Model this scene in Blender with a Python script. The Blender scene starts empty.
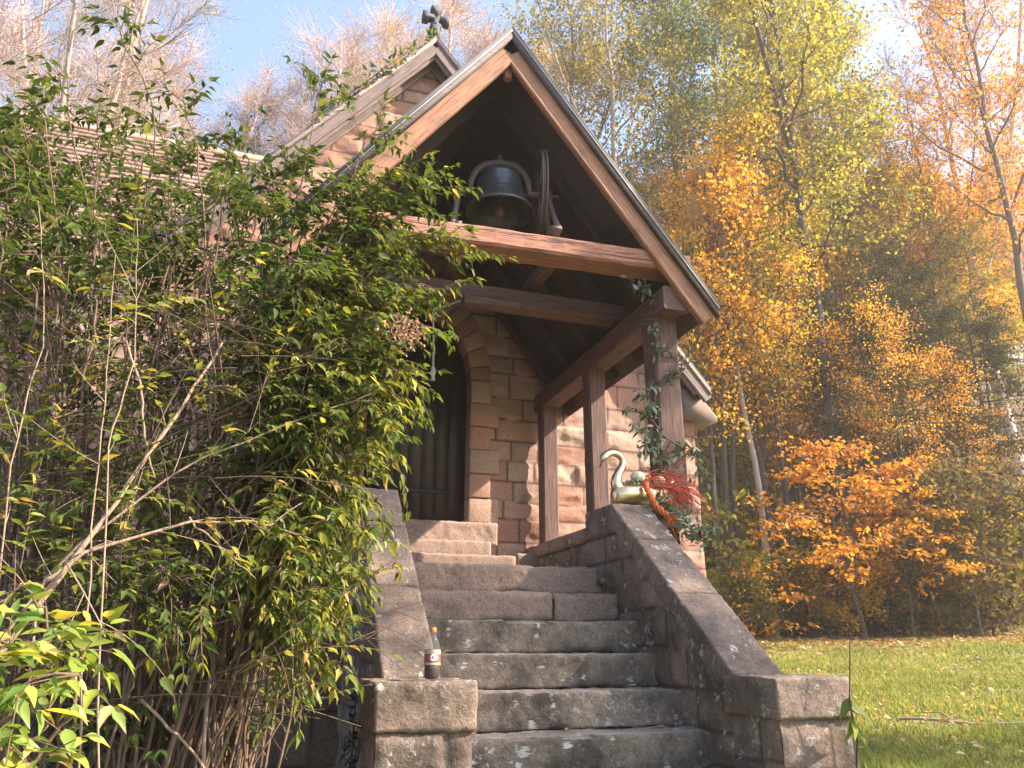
import bpy, bmesh, math, random
import numpy as np
from math import sin, cos, tan, pi, radians, sqrt, atan2
from mathutils import Vector, Matrix

SC = bpy.context.scene
COL = SC.collection
# ------------------------------------------------------------------ camera, sky, sun, exposure
PITCH, YAW, FPX = radians(19.1), radians(18.5), 769.0
EYE = np.array([0.0, 0.0, 1.6])
cd = bpy.data.cameras.new('camera'); cam = bpy.data.objects.new('camera', cd); COL.objects.link(cam)
cam.location = EYE; cam.rotation_euler = (pi/2 + PITCH, 0, -YAW)
cd.sensor_width = 36; cd.lens = FPX/1024*36; cd.clip_start = 0.05; cd.clip_end = 2000
SC.camera = cam
SUN_AZ, SUN_EL = radians(114), radians(38)
SDIR = Vector((sin(SUN_AZ)*cos(SUN_EL), cos(SUN_AZ)*cos(SUN_EL), sin(SUN_EL)))
W = bpy.data.worlds.new('World'); SC.world = W; W.use_nodes = True
nt = W.node_tree; bg = nt.nodes['Background']
sky = nt.nodes.new('ShaderNodeTexSky'); sky.sky_type = 'NISHITA'; sky.sun_disc = False
sky.sun_elevation = SUN_EL; sky.sun_rotation = SUN_AZ; sky.air_density = 1.0; sky.dust_density = 1.6; sky.ozone_density = 1.2
nt.links.new(sky.outputs[0], bg.inputs[0]); bg.inputs[1].default_value = 0.15
sl = bpy.data.lights.new('sun', 'SUN'); sl.energy = 5.0; sl.angle = radians(0.6); sl.color = (1.0, 0.88, 0.72)
so = bpy.data.objects.new('sun', sl); COL.objects.link(so); so.location = (20, -10, 30)
so.rotation_euler = SDIR.to_track_quat('Z', 'Y').to_euler()
vs = SC.view_settings; vs.view_transform = 'Standard'; vs.look = 'None'; vs.gamma = 1; vs.use_curve_mapping = False
vs.exposure = 1.7
SC.cycles.use_denoising = True
SC.cycles.max_bounces = 6; SC.cycles.diffuse_bounces = 4; SC.cycles.transmission_bounces = 4; SC.cycles.transparent_max_bounces = 6
SC.cycles.volume_bounces = 0

FWD = np.array([sin(YAW)*cos(PITCH), cos(YAW)*cos(PITCH), sin(PITCH)])
RGT = np.array([cos(YAW), -sin(YAW), 0.0]); UPV = np.cross(RGT, FWD)
FH = np.array([sin(YAW), cos(YAW), 0.0])
def P(px, py, f):            # the point seen at a pixel, f metres ahead (measured on the level)
    d = FWD + RGT*(px-512)/FPX + UPV*(384-py)/FPX
    return EYE + d*(f/(d @ FH))

# ------------------------------------------------------------------ numeric noise
def _h(i, j, k, s):
    n = (i.astype(np.int64)*374761393 + j.astype(np.int64)*668265263 + k.astype(np.int64)*2147483647 + s*1274126177) & 0xFFFFFFFF
    n = ((n ^ (n >> 13))*1274126177) & 0xFFFFFFFF
    n = ((n ^ (n >> 16))*2246822519) & 0xFFFFFFFF
    return ((n ^ (n >> 15)) & 0xFFFFFF)/float(0xFFFFFF)
def vnoise(p, s=0):
    p = np.asarray(p, float); f = np.floor(p); t = p-f; t = t*t*(3-2*t); i, j, k = (f[..., 0], f[..., 1], f[..., 2])
    r = 0
    for a in (0, 1):
        for b in (0, 1):
            for c in (0, 1):
                w = (t[..., 0] if a else 1-t[..., 0])*(t[..., 1] if b else 1-t[..., 1])*(t[..., 2] if c else 1-t[..., 2])
                r = r + w*_h(i+a, j+b, k+c, s)
    return r*2-1
def fbm(p, o=4, s=0):
    r = 0; a = 1.0; p = np.asarray(p, float); n = 0
    for q in range(o):
        r = r + a*vnoise(p*(2.03**q)+q*17.3, s+q); n += a; a *= .5
    return r/n
def sstep(a, b, x):
    t = np.clip((x-a)/(b-a), 0, 1); return t*t*(3-2*t)
RNG = np.random.default_rng(7)

# ------------------------------------------------------------------ object helpers
def worldloc(o):
    v = Vector((0, 0, 0))
    while o is not None:
        v += o.location; o = o.parent
    return v
def mesh_from(name, V, F, mats, attrs=None, smooth=False):
    V = np.asarray(V, np.float32).reshape(-1, 3)
    me = bpy.data.meshes.new(name)
    if isinstance(F, np.ndarray):
        k = F.shape[1]; n = len(F); li = F.astype(np.int32).ravel(); tot = np.full(n, k, np.int32)
    else:
        tot = np.array([len(f) for f in F], np.int32); n = len(F); li = np.array([i for f in F for i in f], np.int32)
    st = np.zeros(n, np.int32); st[1:] = np.cumsum(tot)[:-1]
    me.vertices.add(len(V)); me.vertices.foreach_set('co', V.ravel())
    me.loops.add(len(li)); me.loops.foreach_set('vertex_index', li)
    me.polygons.add(n); me.polygons.foreach_set('loop_start', st)
    me.update(calc_edges=True)
    if smooth: me.polygons.foreach_set('use_smooth', np.ones(n, bool))
    for a, v in (attrs or {}).items():
        at = me.attributes.new(a, 'FLOAT', 'POINT'); at.data.foreach_set('value', np.asarray(v, np.float32))
    for m in (mats if isinstance(mats, (list, tuple)) else [mats]): me.materials.append(m)
    me.validate()
    return me
def link(name, me, parent=None, loc=None):
    o = bpy.data.objects.new(name, me); COL.objects.link(o)
    if parent: o.parent = parent
    if loc is not None: o.location = loc
    return o
def obj(name, V, F, mat, parent=None, attrs=None, smooth=False):
    V = np.asarray(V, float).reshape(-1, 3)
    if parent: V = V - np.array(worldloc(parent))
    return link(name, mesh_from(name, V, F, mat, attrs, smooth), parent)
def tag(o, label=None, cat=None, group=None, kind=None):
    if label: o['label'] = label
    if cat: o['category'] = cat
    if group: o['group'] = group
    if kind: o['kind'] = kind
    return o
def thing(name, loc, label, cat, group=None):
    o = bpy.data.objects.new(name, None); COL.objects.link(o); o.location = loc; o.empty_display_size = .2
    return tag(o, label, cat, group)
def merge(parts):
    Vs, Fs, n = [], [], 0
    for V, F in parts:
        V = np.asarray(V, float).reshape(-1, 3); Vs.append(V)
        Fs += [[i+n for i in f] for f in (F.tolist() if isinstance(F, np.ndarray) else F)]
        n += len(V)
    return np.concatenate(Vs), Fs
def box(x0, x1, y0, y1, z0, z1):
    V = [(x, y, z) for x in (x0, x1) for y in (y0, y1) for z in (z0, z1)]
    return V, [[0, 1, 3, 2], [4, 6, 7, 5], [0, 4, 5, 1], [2, 3, 7, 6], [0, 2, 6, 4], [1, 5, 7, 3]]
def tube(pts, rad, sides=6, cap=True):
    pts = np.asarray(pts, float); n = len(pts); rad = np.broadcast_to(np.asarray(rad, float), (n,))
    T = np.gradient(pts, axis=0); T /= np.linalg.norm(T, axis=1)[:, None]+1e-9
    ref = np.array([0, 0, 1.0]) if abs(T[0, 2]) < .8 else np.array([1.0, 0, 0])
    A = np.cross(T, ref); A /= np.linalg.norm(A, axis=1)[:, None]+1e-9
    for i in range(1, n):
        if A[i] @ A[i-1] < 0: A[i] = -A[i]
    B = np.cross(T, A); a = np.arange(sides)*2*pi/sides
    V = pts[:, None, :] + rad[:, None, None]*(A[:, None, :]*np.cos(a)[None, :, None]+B[:, None, :]*np.sin(a)[None, :, None])
    i = np.arange(n-1)[:, None]*sides; j = np.arange(sides)[None, :]; k = (j+1) % sides
    F = np.stack([i+j, i+k, i+sides+k, i+sides+j], -1).reshape(-1, 4).tolist()
    if cap and sides > 3: F += [list(range(sides))[::-1], list(range((n-1)*sides, n*sides))]
    return V.reshape(-1, 3), F
def tubes_np(lst, sides=3):       # many uncapped tubes -> one vertex/quad array
    Vs, Fs, n = [], [], 0
    a = np.arange(sides)*2*pi/sides; ca, sa = np.cos(a), np.sin(a)
    for pts, rad in lst:
        pts = np.asarray(pts, float); m = len(pts); rad = np.broadcast_to(np.asarray(rad, float), (m,))
        T = pts[-1]-pts[0]; T = T/(np.linalg.norm(T)+1e-9)
        ref = np.array([0, 0, 1.0]) if abs(T[2]) < .8 else np.array([1.0, 0, 0])
        A = np.cross(T, ref); A /= np.linalg.norm(A)+1e-9; B = np.cross(T, A)
        V = pts[:, None, :] + rad[:, None, None]*(A*ca[:, None]+B*sa[:, None])[None]
        Vs.append(V.reshape(-1, 3))
        i = np.arange(m-1)[:, None]*sides; j = np.arange(sides)[None, :]; k = (j+1) % sides
        Fs.append(np.stack([i+j, i+k, i+sides+k, i+sides+j], -1).reshape(-1, 4)+n); n += m*sides
    return np.concatenate(Vs), np.concatenate(Fs)
def lathe(prof, seg=32, c=(0, 0, 0)):
    a = np.arange(seg)*2*pi/seg; V = []
    for r, z in prof: V += [(c[0]+r*cos(t), c[1]+r*sin(t), c[2]+z) for t in a]
    F = []
    for i in range(len(prof)-1):
        for j in range(seg):
            k = (j+1) % seg; F.append([i*seg+j, i*seg+k, (i+1)*seg+k, (i+1)*seg+j])
    return V, F
def prism(poly, y0, y1, axis='y'):           # polygon in XZ (or YZ for axis x) extruded
    n = len(poly)
    if axis == 'y': V = [(a, y0, b) for a, b in poly]+[(a, y1, b) for a, b in poly]
    else: V = [(y0, a, b) for a, b in poly]+[(y1, a, b) for a, b in poly]
    F = [list(range(n)), list(range(n, 2*n))[::-1]]+[[i, i+n, (i+1) % n+n, (i+1) % n] for i in range(n)]
    return V, F
def bez(p0, p1, p2, n=12):
    t = np.linspace(0, 1, n)[:, None]; p0, p1, p2 = map(np.asarray, (p0, p1, p2))
    return (1-t)**2*p0+2*t*(1-t)*p1+t*t*p2
def unit(v):
    v = np.asarray(v, float); return v/(np.linalg.norm(v, axis=-1, keepdims=True)+1e-9)

# leaf templates: (x across, y along, z fold)
OVATE = (np.array([(0, 0, 0), (.15, .16, .05), (.215, .36, .07), (.12, .68, .03), (0, 1.10, -.13), (-.13, .66, .05), (-.205, .34, .05), (-.15, .16, .05), (0, .40, -.02), (0, .70, -.03)]),
         None)
OVATE_F = [[0, 1, 2, 8], [8, 2, 3, 9], [9, 3, 4], [0, 8, 6, 7], [8, 9, 5, 6], [9, 4, 5]]
DIAM = np.array([(0, 0, 0), (.33, .45, .10), (0, 1, 0), (-.33, .45, .10)])
LANCE = np.array([(0, 0, 0), (.16, .35, .04), (.13, .65, .03), (0, 1, -.05), (-.13, .65, .03), (-.16, .35, .04)])
def leaves(pos, ax, nrm, size, tmpl='diam'):
    pos = np.asarray(pos, float); n = len(pos); ax = unit(ax); nrm = np.asarray(nrm, float)
    nrm = unit(nrm-ax*(nrm*ax).sum(1, keepdims=True)); sd = np.cross(ax, nrm)
    size = np.broadcast_to(np.asarray(size, float), (n,))
    T = {'diam': DIAM, 'ovate': OVATE[0], 'lance': LANCE}[tmpl]
    V = pos[:, None, :]+size[:, None, None]*(sd[:, None, :]*T[None, :, 0:1]+ax[:, None, :]*T[None, :, 1:2]+nrm[:, None, :]*T[None, :, 2:3])
    m = len(T); off = (np.arange(n)*m)[:, None]
    if tmpl == 'ovate':
        q = np.array([(0, 1, 2, 8), (8, 2, 3, 9), (0, 8, 6, 7), (8, 9, 5, 6)]); t = np.array([(9, 3, 4), (9, 4, 5)])
        Q = (off[:, :, None]+q[None]).reshape(-1, 4); TT = (off[:, :, None]+t[None]).reshape(-1, 3)
        return V.reshape(-1, 3), Q.tolist()+TT.tolist()
    if tmpl == 'lance':
        q = np.array([(0, 1, 2, 5), (5, 2, 3, 4)])
        q = np.array([(0, 1, 4, 5), (1, 2, 3, 4)])
        return V.reshape(-1, 3), (off[:, :, None]+q[None]).reshape(-1, 4)
    q = np.array([(0, 1, 2), (0, 2, 3)])
    return V.reshape(-1, 3), (off[:, :, None]+q[None]).reshape(-1, 3)

# ------------------------------------------------------------------ materials
class NB:
    def __init__(s, name):
        s.m = bpy.data.materials.new(name); s.m.use_nodes = True; s.t = s.m.node_tree; s.t.nodes.clear()
        s.out = s.n('ShaderNodeOutputMaterial')
    def n(s, typ, **kw):
        x = s.t.nodes.new(typ)
        for k, v in kw.items():
            if k.startswith('i_'):
                key = k[2:]; key = int(key) if key.isdigit() else key.replace('_', ' ')
                s.put(x.inputs[key], v)
            else: setattr(x, k, v)
        return x
    def put(s, sock, v):
        if hasattr(v, 'is_output') or isinstance(v, bpy.types.NodeSocket): s.t.links.new(v, sock)
        else:
            if isinstance(v, tuple) and len(v) == 3 and sock.type == 'RGBA': v = v+(1,)
            sock.default_value = v
    def mix(s, f, a, b, mode='MIX'):
        x = s.n('ShaderNodeMix', data_type='RGBA', blend_type=mode)
        s.put(x.inputs[0], f); s.put(x.inputs[6], a); s.put(x.inputs[7], b); return x.outputs[2]
    def noise(s, vec, scale, detail=4, rough=.55):
        x = s.n('ShaderNodeTexNoise'); s.put(x.inputs['Vector'], vec); x.inputs['Scale'].default_value = scale
        x.inputs['Detail'].default_value = detail; x.inputs['Roughness'].default_value = rough; return x.outputs[0]
    def ramp(s, fac, stops, interp='LINEAR'):
        x = s.n('ShaderNodeValToRGB'); s.put(x.inputs[0], fac); r = x.color_ramp; r.interpolation = interp
        while len(r.elements) < len(stops): r.elements.new(.5)
        for e, (p, c) in zip(r.elements, stops):
            e.position = p; e.color = (c if isinstance(c, tuple) else (c, c, c))+(1,)
        return x.outputs[0]
    def math(s, op, a, b=0.0, clamp=False):
        x = s.n('ShaderNodeMath', operation=op, use_clamp=clamp); s.put(x.inputs[0], a); s.put(x.inputs[1], b); return x.outputs[0]
    def bump(s, h, strength=.5, dist=.02):
        x = s.n('ShaderNodeBump'); s.put(x.inputs['Height'], h); x.inputs['Strength'].default_value = strength; x.inputs['Distance'].default_value = dist; return x.outputs[0]
    def principled(s, col, rough=.8, normal=None, **kw):
        x = s.n('ShaderNodeBsdfPrincipled'); s.put(x.inputs['Base Color'], col); s.put(x.inputs['Roughness'], rough)
        if normal is not None: s.put(x.inputs['Normal'], normal)
        for k, v in kw.items(): s.put(x.inputs[k.replace('_', ' ')], v)
        s.t.links.new(x.outputs[0], s.out.inputs[0]); return s.m
def geo_pos(b): return b.n('ShaderNodeNewGeometry').outputs['Position']

def mat_stone(name, stops, mortar, lichen=.0, dark=.3, darkcol=(.035, .028, .026), stain_scale=1.3, tread=0.0):
    b = NB(name); p = geo_pos(b)
    r = b.n('ShaderNodeAttribute', attribute_name='rnd').outputs['Fac']; mo = b.n('ShaderNodeAttribute', attribute_name='mort').outputs['Fac']
    c = b.ramp(r, stops)
    n1 = b.noise(p, 9, 6, .65); n2 = b.noise(p, 60, 4, .7)
    c = b.mix(b.math('MULTIPLY', n1, .9), c, b.mix(.55, c, (.30, .19, .13)))
    c = b.mix(.75, c, b.ramp(n2, [(.3, .45), (.72, 1.45)]), 'MULTIPLY')
    if dark > 0:
        d = b.ramp(b.noise(p, stain_scale, 6, .7), [(.62-dark*.4, 0.0), (.78-dark*.25, 1.0)])
        c = b.mix(b.math('MULTIPLY', d, .9), c, darkcol)
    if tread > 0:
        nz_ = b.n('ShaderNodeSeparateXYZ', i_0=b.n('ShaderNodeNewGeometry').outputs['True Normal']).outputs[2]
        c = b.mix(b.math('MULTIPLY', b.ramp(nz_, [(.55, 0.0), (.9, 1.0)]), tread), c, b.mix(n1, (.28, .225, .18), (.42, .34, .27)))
    c = b.mix(mo, c, b.mix(n1, mortar, (mortar[0]*.6, mortar[1]*.6, mortar[2]*.6)))
    if lichen > 0:
        big = b.ramp(b.noise(p, 2.2, 3), [(.5, 0.0), (.66, 1.0)])
        sp = b.n('ShaderNodeTexVoronoi', feature='F1'); b.put(sp.inputs['Vector'], b.mix(.06, p, b.n('ShaderNodeTexNoise', i_Scale=14.0).outputs[1], 'ADD')); sp.inputs['Scale'].default_value = 13
        s1 = b.math('MULTIPLY', b.ramp(sp.outputs[0], [(.16, 1.0), (.26, 0.0)]), b.ramp(b.noise(p, 5, 2), [(.52, 0.0), (.6, 1.0)]))
        s2 = b.math('MULTIPLY', b.ramp(b.noise(p, 26, 6, .75), [(.56, 0.0), (.62, 1.0)]), big)
        v3 = b.n('ShaderNodeTexVoronoi', feature='F1'); b.put(v3.inputs['Vector'], b.mix(.16, p, b.n('ShaderNodeTexNoise', i_Scale=11.0).outputs[1], 'ADD')); v3.inputs['Scale'].default_value = 6
        s3 = b.math('MULTIPLY', b.ramp(v3.outputs[0], [(.15, 1.0), (.24, 0.0)]), b.ramp(b.noise(p, 4, 2), [(.50, 0.0), (.56, 1.0)]))
        s = b.math('MULTIPLY', b.math('MAXIMUM', b.math('MAXIMUM', s1, s2), s3), lichen)
        c = b.mix(s, c, (.46, .45, .41))
    h = b.math('ADD', b.math('MULTIPLY', n1, .6), b.math('MULTIPLY', n2, .5))
    return b.principled(c, .92, b.bump(h, .85, .016))
FACADE = mat_stone('rock_faced_sandstone', [(0, (.30, .135, .095)), (.25, (.42, .235, .175)), (.5, (.35, .235, .175)), (.75, (.48, .33, .25)), (1, (.40, .17, .115))], (.13, .07, .05), 0, .12)
PARAPET = mat_stone('weathered_parapet_stone', [(0, (.13, .095, .078)), (.5, (.20, .145, .115)), (1, (.27, .19, .142))], (.06, .046, .04), .7, .45, (.03, .024, .022), 2.0)
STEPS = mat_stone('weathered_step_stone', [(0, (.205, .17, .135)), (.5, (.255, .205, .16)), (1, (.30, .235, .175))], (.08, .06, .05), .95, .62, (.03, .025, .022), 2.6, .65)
STEPCLEAN = mat_stone('worn_step_stone', [(0, (.26, .18, .14)), (1, (.32, .22, .17))], (.10, .08, .07), .05, .12)
FOUND = mat_stone('dark_foundation_stone', [(0, (.16, .10, .08)), (1, (.24, .16, .12))], (.08, .06, .05), .0, .25)  # darker brown stone than the front wall, same tone on every face

def mat_wood(name, c0, c1, rough=.8, bumpk=.35, weather=.3):
    b = NB(name); tc = b.n('ShaderNodeTexCoord').outputs['Object']
    mp = b.n('ShaderNodeMapping', i_0=tc); mp.inputs['Scale'].default_value = (.9, 14, 14)
    g = b.noise(mp.outputs[0], 3.2, 8, .7); mp2 = b.n('ShaderNodeMapping', i_0=tc); mp2.inputs['Scale'].default_value = (2.5, 60, 60)
    g2 = b.noise(mp2.outputs[0], 2.0, 4, .6); n = b.noise(tc, 5, 5, .6)
    c = b.ramp(g, [(.3, c0), (.7, c1)])
    c = b.mix(.8, c, b.ramp(g2, [(.32, .35), (.5, 1.0), (.7, 1.45)]), 'MULTIPLY')
    mp3 = b.n('ShaderNodeMapping', i_0=tc); mp3.inputs['Scale'].default_value = (.5, 26, 26); ck = b.ramp(b.noise(mp3.outputs[0], 1.6, 3, .5), [(.655, 0.0), (.68, 1.0)])
    c = b.mix(b.math('MULTIPLY', ck, .75), c, (.03, .02, .017))
    c = b.mix(b.math('MULTIPLY', b.ramp(n, [(.5, 0.0), (.7, 1.0)]), weather), c, (.06, .04, .035))
    h = b.math('SUBTRACT', b.math('ADD', g, b.math('MULTIPLY', g2, .5)), ck)
    return b.principled(c, rough, b.bump(h, bumpk, .012))
TIMBER = mat_wood('aged_red_brown_timber', (.09, .045, .038), (.17, .09, .07))
HEWN = mat_wood('rough_hewn_timber', (.23, .095, .062), (.42, .195, .125), .85, .7, .15)
BOARDW = mat_wood('painted_bargeboard_wood', (.26, .12, .065), (.40, .19, .10), .7, .25, .35)
TRIM = mat_wood('weathered_grey_trim', (.16, .115, .105), (.24, .17, .15), .7, .2, .3)
DARKTRIM = mat_wood('dark_grey_moulding', (.075, .055, .055), (.12, .09, .088), .75, .2, .3)
DARKWOOD = mat_wood('dark_roof_boarding', (.036, .022, .022), (.064, .038, .036), .85, .3, .4)
DOORW = mat_wood('dark_stained_door', (.030, .022, .018), (.055, .04, .032), .55, .3, .2)

def mat_simple(name, col, rough=.6, metallic=0.0, var=.25, scale=20, bumpk=.2, **kw):
    b = NB(name); p = b.n('ShaderNodeTexCoord').outputs['Object']
    n = b.noise(p, scale, 5, .6)
    c = b.mix(var, col, b.mix(1.0, col, b.ramp(n, [(.25, .3), (.75, 1.7)]), 'MULTIPLY'))
    return b.principled(c, rough, b.bump(n, bumpk, .004), Metallic=metallic, **kw)
IRON = mat_simple('rusty_cast_iron', (.11, .08, .072), .65, .1)
DARKIRON = mat_simple('black_wrought_iron', (.025, .022, .02), .7, .2)
BELLM = mat_simple('tarnished_bell_metal', (.085, .095, .105), .36, .6, .7, 14, .6)
GOLD = mat_simple('gilded_metal', (.70, .53, .32), .33, 1.0, .2, 25, .1)
SLATE = mat_simple('slate_roof_edge', (.06, .055, .06), .75, 0, .4, 12)
DRIP = mat_simple('metal_drip_edge', (.30, .27, .25), .55, .2, .3)
KNEEL = mat_simple('weathered_kneeler_stone', (.17, .125, .105), .9, 0, .3, 9)
ROPE = mat_simple('grey_rope', (.35, .32, .28), .9, 0, .5, 90)
CROSSM = mat_simple('dark_stone_cross', (.07, .07, .08), .85, 0, .4, 18)
PUMP = mat_simple('white_pumpkin_skin', (.62, .56, .42), .5, 0, .12, 12)
MOSS = mat_simple('grey_green_moss', (.22, .24, .15), .95, 0, .6, 60, .8)
RED = mat_simple('red_raffia', (.55, .07, .03), .6, 0, .5, 40)
ORANGE = mat_simple('orange_knitted_yarn', (.72, .16, .045), .85, 0, .4, 120, .8)
STRAW = mat_simple('brown_dried_stems', (.13, .06, .035), .85, 0, .5, 60)

def mat_leaf(name, stops, trans=.5, rough=.55, spec=.25, patch=0.0, pscale=.5):
    b = NB(name); g = b.n('ShaderNodeNewGeometry'); ri = g.outputs['Random Per Island']
    oi = b.n('ShaderNodeObjectInfo').outputs['Random']
    f = ri
    if patch > 0:
        n = b.noise(g.outputs['Position'], pscale, 3, .5)
        f = b.math('ADD', b.math('MULTIPLY', ri, 1-patch), b.math('MULTIPLY', b.ramp(n, [(.3, 0.0), (.7, 1.0)]), patch))
    c = b.ramp(f, stops)
    hs = b.n('ShaderNodeHueSaturation', i_Color=c); b.put(hs.inputs['Value'], b.math('ADD', b.math('MULTIPLY', oi, .30), .92))
    b.put(hs.inputs['Hue'], b.math('ADD', b.math('MULTIPLY', oi, .022), .495)); c = hs.outputs[0]
    d = b.n('ShaderNodeBsdfPrincipled', i_Base_Color=c, i_Roughness=rough); d.inputs['Specular IOR Level'].default_value = spec
    t = b.n('ShaderNodeBsdfTranslucent'); b.put(t.inputs[0], b.mix(1.0, c, (1.25, 1.2, .75), 'MULTIPLY'))
    x = b.n('ShaderNodeMixShader'); x.inputs[0].default_value = trans
    b.t.links.new(d.outputs[0], x.inputs[1]); b.t.links.new(t.outputs[0], x.inputs[2]); b.t.links.new(x.outputs[0], b.out.inputs[0])
    return b.m
LF_BUSH = mat_leaf('shrub_leaf_green', [(0, (.045, .075, .016)), (.4, (.085, .122, .024)), (.75, (.14, .165, .03)), (.93, (.24, .225, .035)), (.98, (.42, .33, .05)), (1, (.32, .19, .10))], .5, .55, .25)
LF_BUSHDK = mat_leaf('shrub_leaf_deep_green', [(0, (.045, .07, .018)), (.7, (.085, .12, .026)), (1, (.16, .17, .04))], .45, .6, .2)
LF_BRIGHT = mat_leaf('shrub_leaf_bright', [(0, (.07, .11, .02)), (.4, (.13, .165, .028)), (.75, (.24, .24, .04)), (.94, (.46, .38, .05)), (1, (.45, .28, .12))], .48, .45, .4)
LF_BUSHYL = mat_leaf('shrub_leaf_yellowing', [(0, (.10, .16, .03)), (.5, (.20, .24, .04)), (.8, (.38, .33, .06)), (.93, (.55, .38, .06)), (1, (.5, .3, .17))], .45, .45, .4)
LF_OLIVE = mat_leaf('yellow_green_tree_leaf', [(0, (.12, .12, .02)), (.4, (.24, .21, .03)), (.8, (.42, .31, .045)), (1, (.52, .29, .04))], .5, .6, .2, .4)
LF_GREEN = mat_leaf('green_tree_leaf', [(0, (.045, .075, .02)), (.5, (.10, .13, .025)), (1, (.25, .22, .04))], .5, .6, .2, .4)
LF_ORANGE = mat_leaf('orange_maple_leaf', [(0, (.48, .19, .02)), (.4, (.66, .29, .025)), (.75, (.72, .37, .035)), (1, (.66, .45, .07))], .5, .6, .2, .4)
LF_RUST = mat_leaf('rusty_orange_leaf', [(0, (.42, .15, .02)), (.5, (.58, .24, .03)), (1, (.62, .36, .06))], .5, .6, .2, .4)
LF_GOLD = mat_leaf('golden_tree_leaf', [(0, (.38, .21, .025)), (.5, (.62, .35, .035)), (1, (.68, .46, .07))], .5, .6, .2, .4)
LF_PINK = mat_leaf('pinkish_sparse_leaf', [(0, (.34, .18, .11)), (1, (.5, .31, .2))], .5)
LF_BROWN = mat_leaf('brown_olive_sparse_leaf', [(0, (.08, .06, .02)), (.6, (.17, .12, .035)), (1, (.30, .20, .06))], .4, .7, .1)
LF_HEM = mat_leaf('hemlock_needles', [(0, (.03, .034, .008)), (.6, (.06, .062, .013)), (1, (.16, .12, .02))], .3, .7, .15, .4)
LF_UNDER = mat_leaf('understory_leaf', [(0, (.09, .10, .02)), (.4, (.20, .18, .03)), (.7, (.38, .28, .04)), (1, (.52, .31, .05))], .5, .6, .2, .5)
LF_GARL = mat_leaf('garland_leaf', [(0, (.05, .07, .045)), (.6, (.12, .15, .09)), (1, (.28, .31, .22))], .25)
LF_IVY = mat_leaf('dark_ivy_leaf', [(0, (.012, .026, .012)), (1, (.03, .055, .022))], .2)
LF_DEAD = mat_leaf('fallen_brown_leaf', [(0, (.24, .12, .06)), (.5, (.42, .24, .12)), (.85, (.52, .33, .16)), (1, (.62, .40, .12))], .25)
GRASSM = mat_leaf('lawn_blade', [(0, (.14, .15, .04)), (.5, (.20, .22, .06)), (.85, (.33, .30, .10)), (1, (.42, .32, .15))], .45, .6, .2, .35)
def mat_bark(name, c0, c1, sc=6):
    b = NB(name); p = b.n('ShaderNodeTexCoord').outputs['Object']
    mp = b.n('ShaderNodeMapping', i_0=p); mp.inputs['Scale'].default_value = (1, 1, .22)
    n = b.noise(mp.outputs[0], sc, 8, .7); n2 = b.noise(p, 1.3, 3)
    c = b.mix(b.math('MULTIPLY', n2, .5), b.ramp(n, [(.3, c0), (.7, c1)]), (c1[0]*1.3, c1[1]*1.3, c1[2]*1.25))
    return b.principled(c, .95, b.bump(n, .7, .03))
BK_GREY = mat_bark('grey_brown_bark', (.07, .052, .042), (.18, .14, .115))
BK_PALE = mat_bark('pale_bark', (.20, .155, .125), (.36, .29, .24))
BK_PINK = mat_bark('pale_pinkish_bark', (.36, .25, .22), (.58, .43, .38))
BK_DARK = mat_bark('dark_bark', (.035, .026, .022), (.09, .07, .055))
ST_BROWN = mat_bark('brown_shrub_stem', (.075, .045, .03), (.19, .12, .08), 30)
ST_PALE = mat_bark('pale_shrub_stem', (.19, .125, .085), (.34, .24, .165), 30)

# ------------------------------------------------------------------ ground
def ground_z(x, y):
    x = np.asarray(x, float); y = np.asarray(y, float)
    r = np.hypot(x, y); az = np.degrees(np.arctan2(x, y))
    z = .97+.10*sstep(5, 10, r)+.16*sstep(9, 16, r)+.62*sstep(14, 25, r)
    z = z+.03*vnoise(np.stack([x*.5, y*.5, 0*x], -1), 3)*sstep(4, 9, r)
    z = z-.26*np.exp(-(((x-.1)/.55)**2+((y-5.0)/.9)**2))
    front = sstep(-75, -35, az)*(1-sstep(80, 120, az))
    hill = np.clip(r-25, 0, 75)*.40*sstep(24, 40, r)*(.45+.55*sstep(15, 30, az))
    z = z+front*(hill+1.2*sstep(26, 40, r)*fbm(np.stack([x*.07, y*.07, 0*x], -1), 3, 5))
    return z
def G(px, f):
    p = P(px, 650, f); return np.array([p[0], p[1], float(ground_z(p[0], p[1]))])
def hit(px, py):
    for f in np.arange(3, 60, .05):
        p = P(px, py, f)
        if p[2] < ground_z(p[0], p[1]): return p
    return p
rr = np.concatenate([[.4], np.geomspace(.8, 8, 22), np.geomspace(8.6, 110, 70), [160, 260, 500, 1200]])
na = 220; aa = np.arange(na)*2*pi/na
X = rr[:, None]*np.sin(aa); Y = rr[:, None]*np.cos(aa); Z = ground_z(X, Y)
V = np.stack([X, Y, Z], -1).reshape(-1, 3)
i = np.arange(len(rr)-1)[:, None]*na; j = np.arange(na)[None]; k = (j+1) % na
F = np.stack([i+j, i+na+j, i+na+k, i+k], -1).reshape(-1, 4).tolist()+[list(range(na))]
b = NB('lawn_and_leaf_litter'); p = geo_pos(b)
sx = b.n('ShaderNodeSeparateXYZ', i_0=p)
r = b.math('SQRT', b.math('ADD', b.math('MULTIPLY', sx.outputs[0], sx.outputs[0]), b.math('MULTIPLY', sx.outputs[1], sx.outputs[1])))
nz = b.noise(p, .6, 4); rj = b.math('ADD', r, b.math('MULTIPLY', nz, 3.0))
fr = b.ramp(b.math('DIVIDE', rj, 60), [(.405, 0.0), (.425, 1.0)])
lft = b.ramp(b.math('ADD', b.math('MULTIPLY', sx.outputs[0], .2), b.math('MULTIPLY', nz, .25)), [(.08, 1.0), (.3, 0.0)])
n1 = b.noise(p, 25, 6, .7); n2 = b.noise(p, 1.1, 4)
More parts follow.
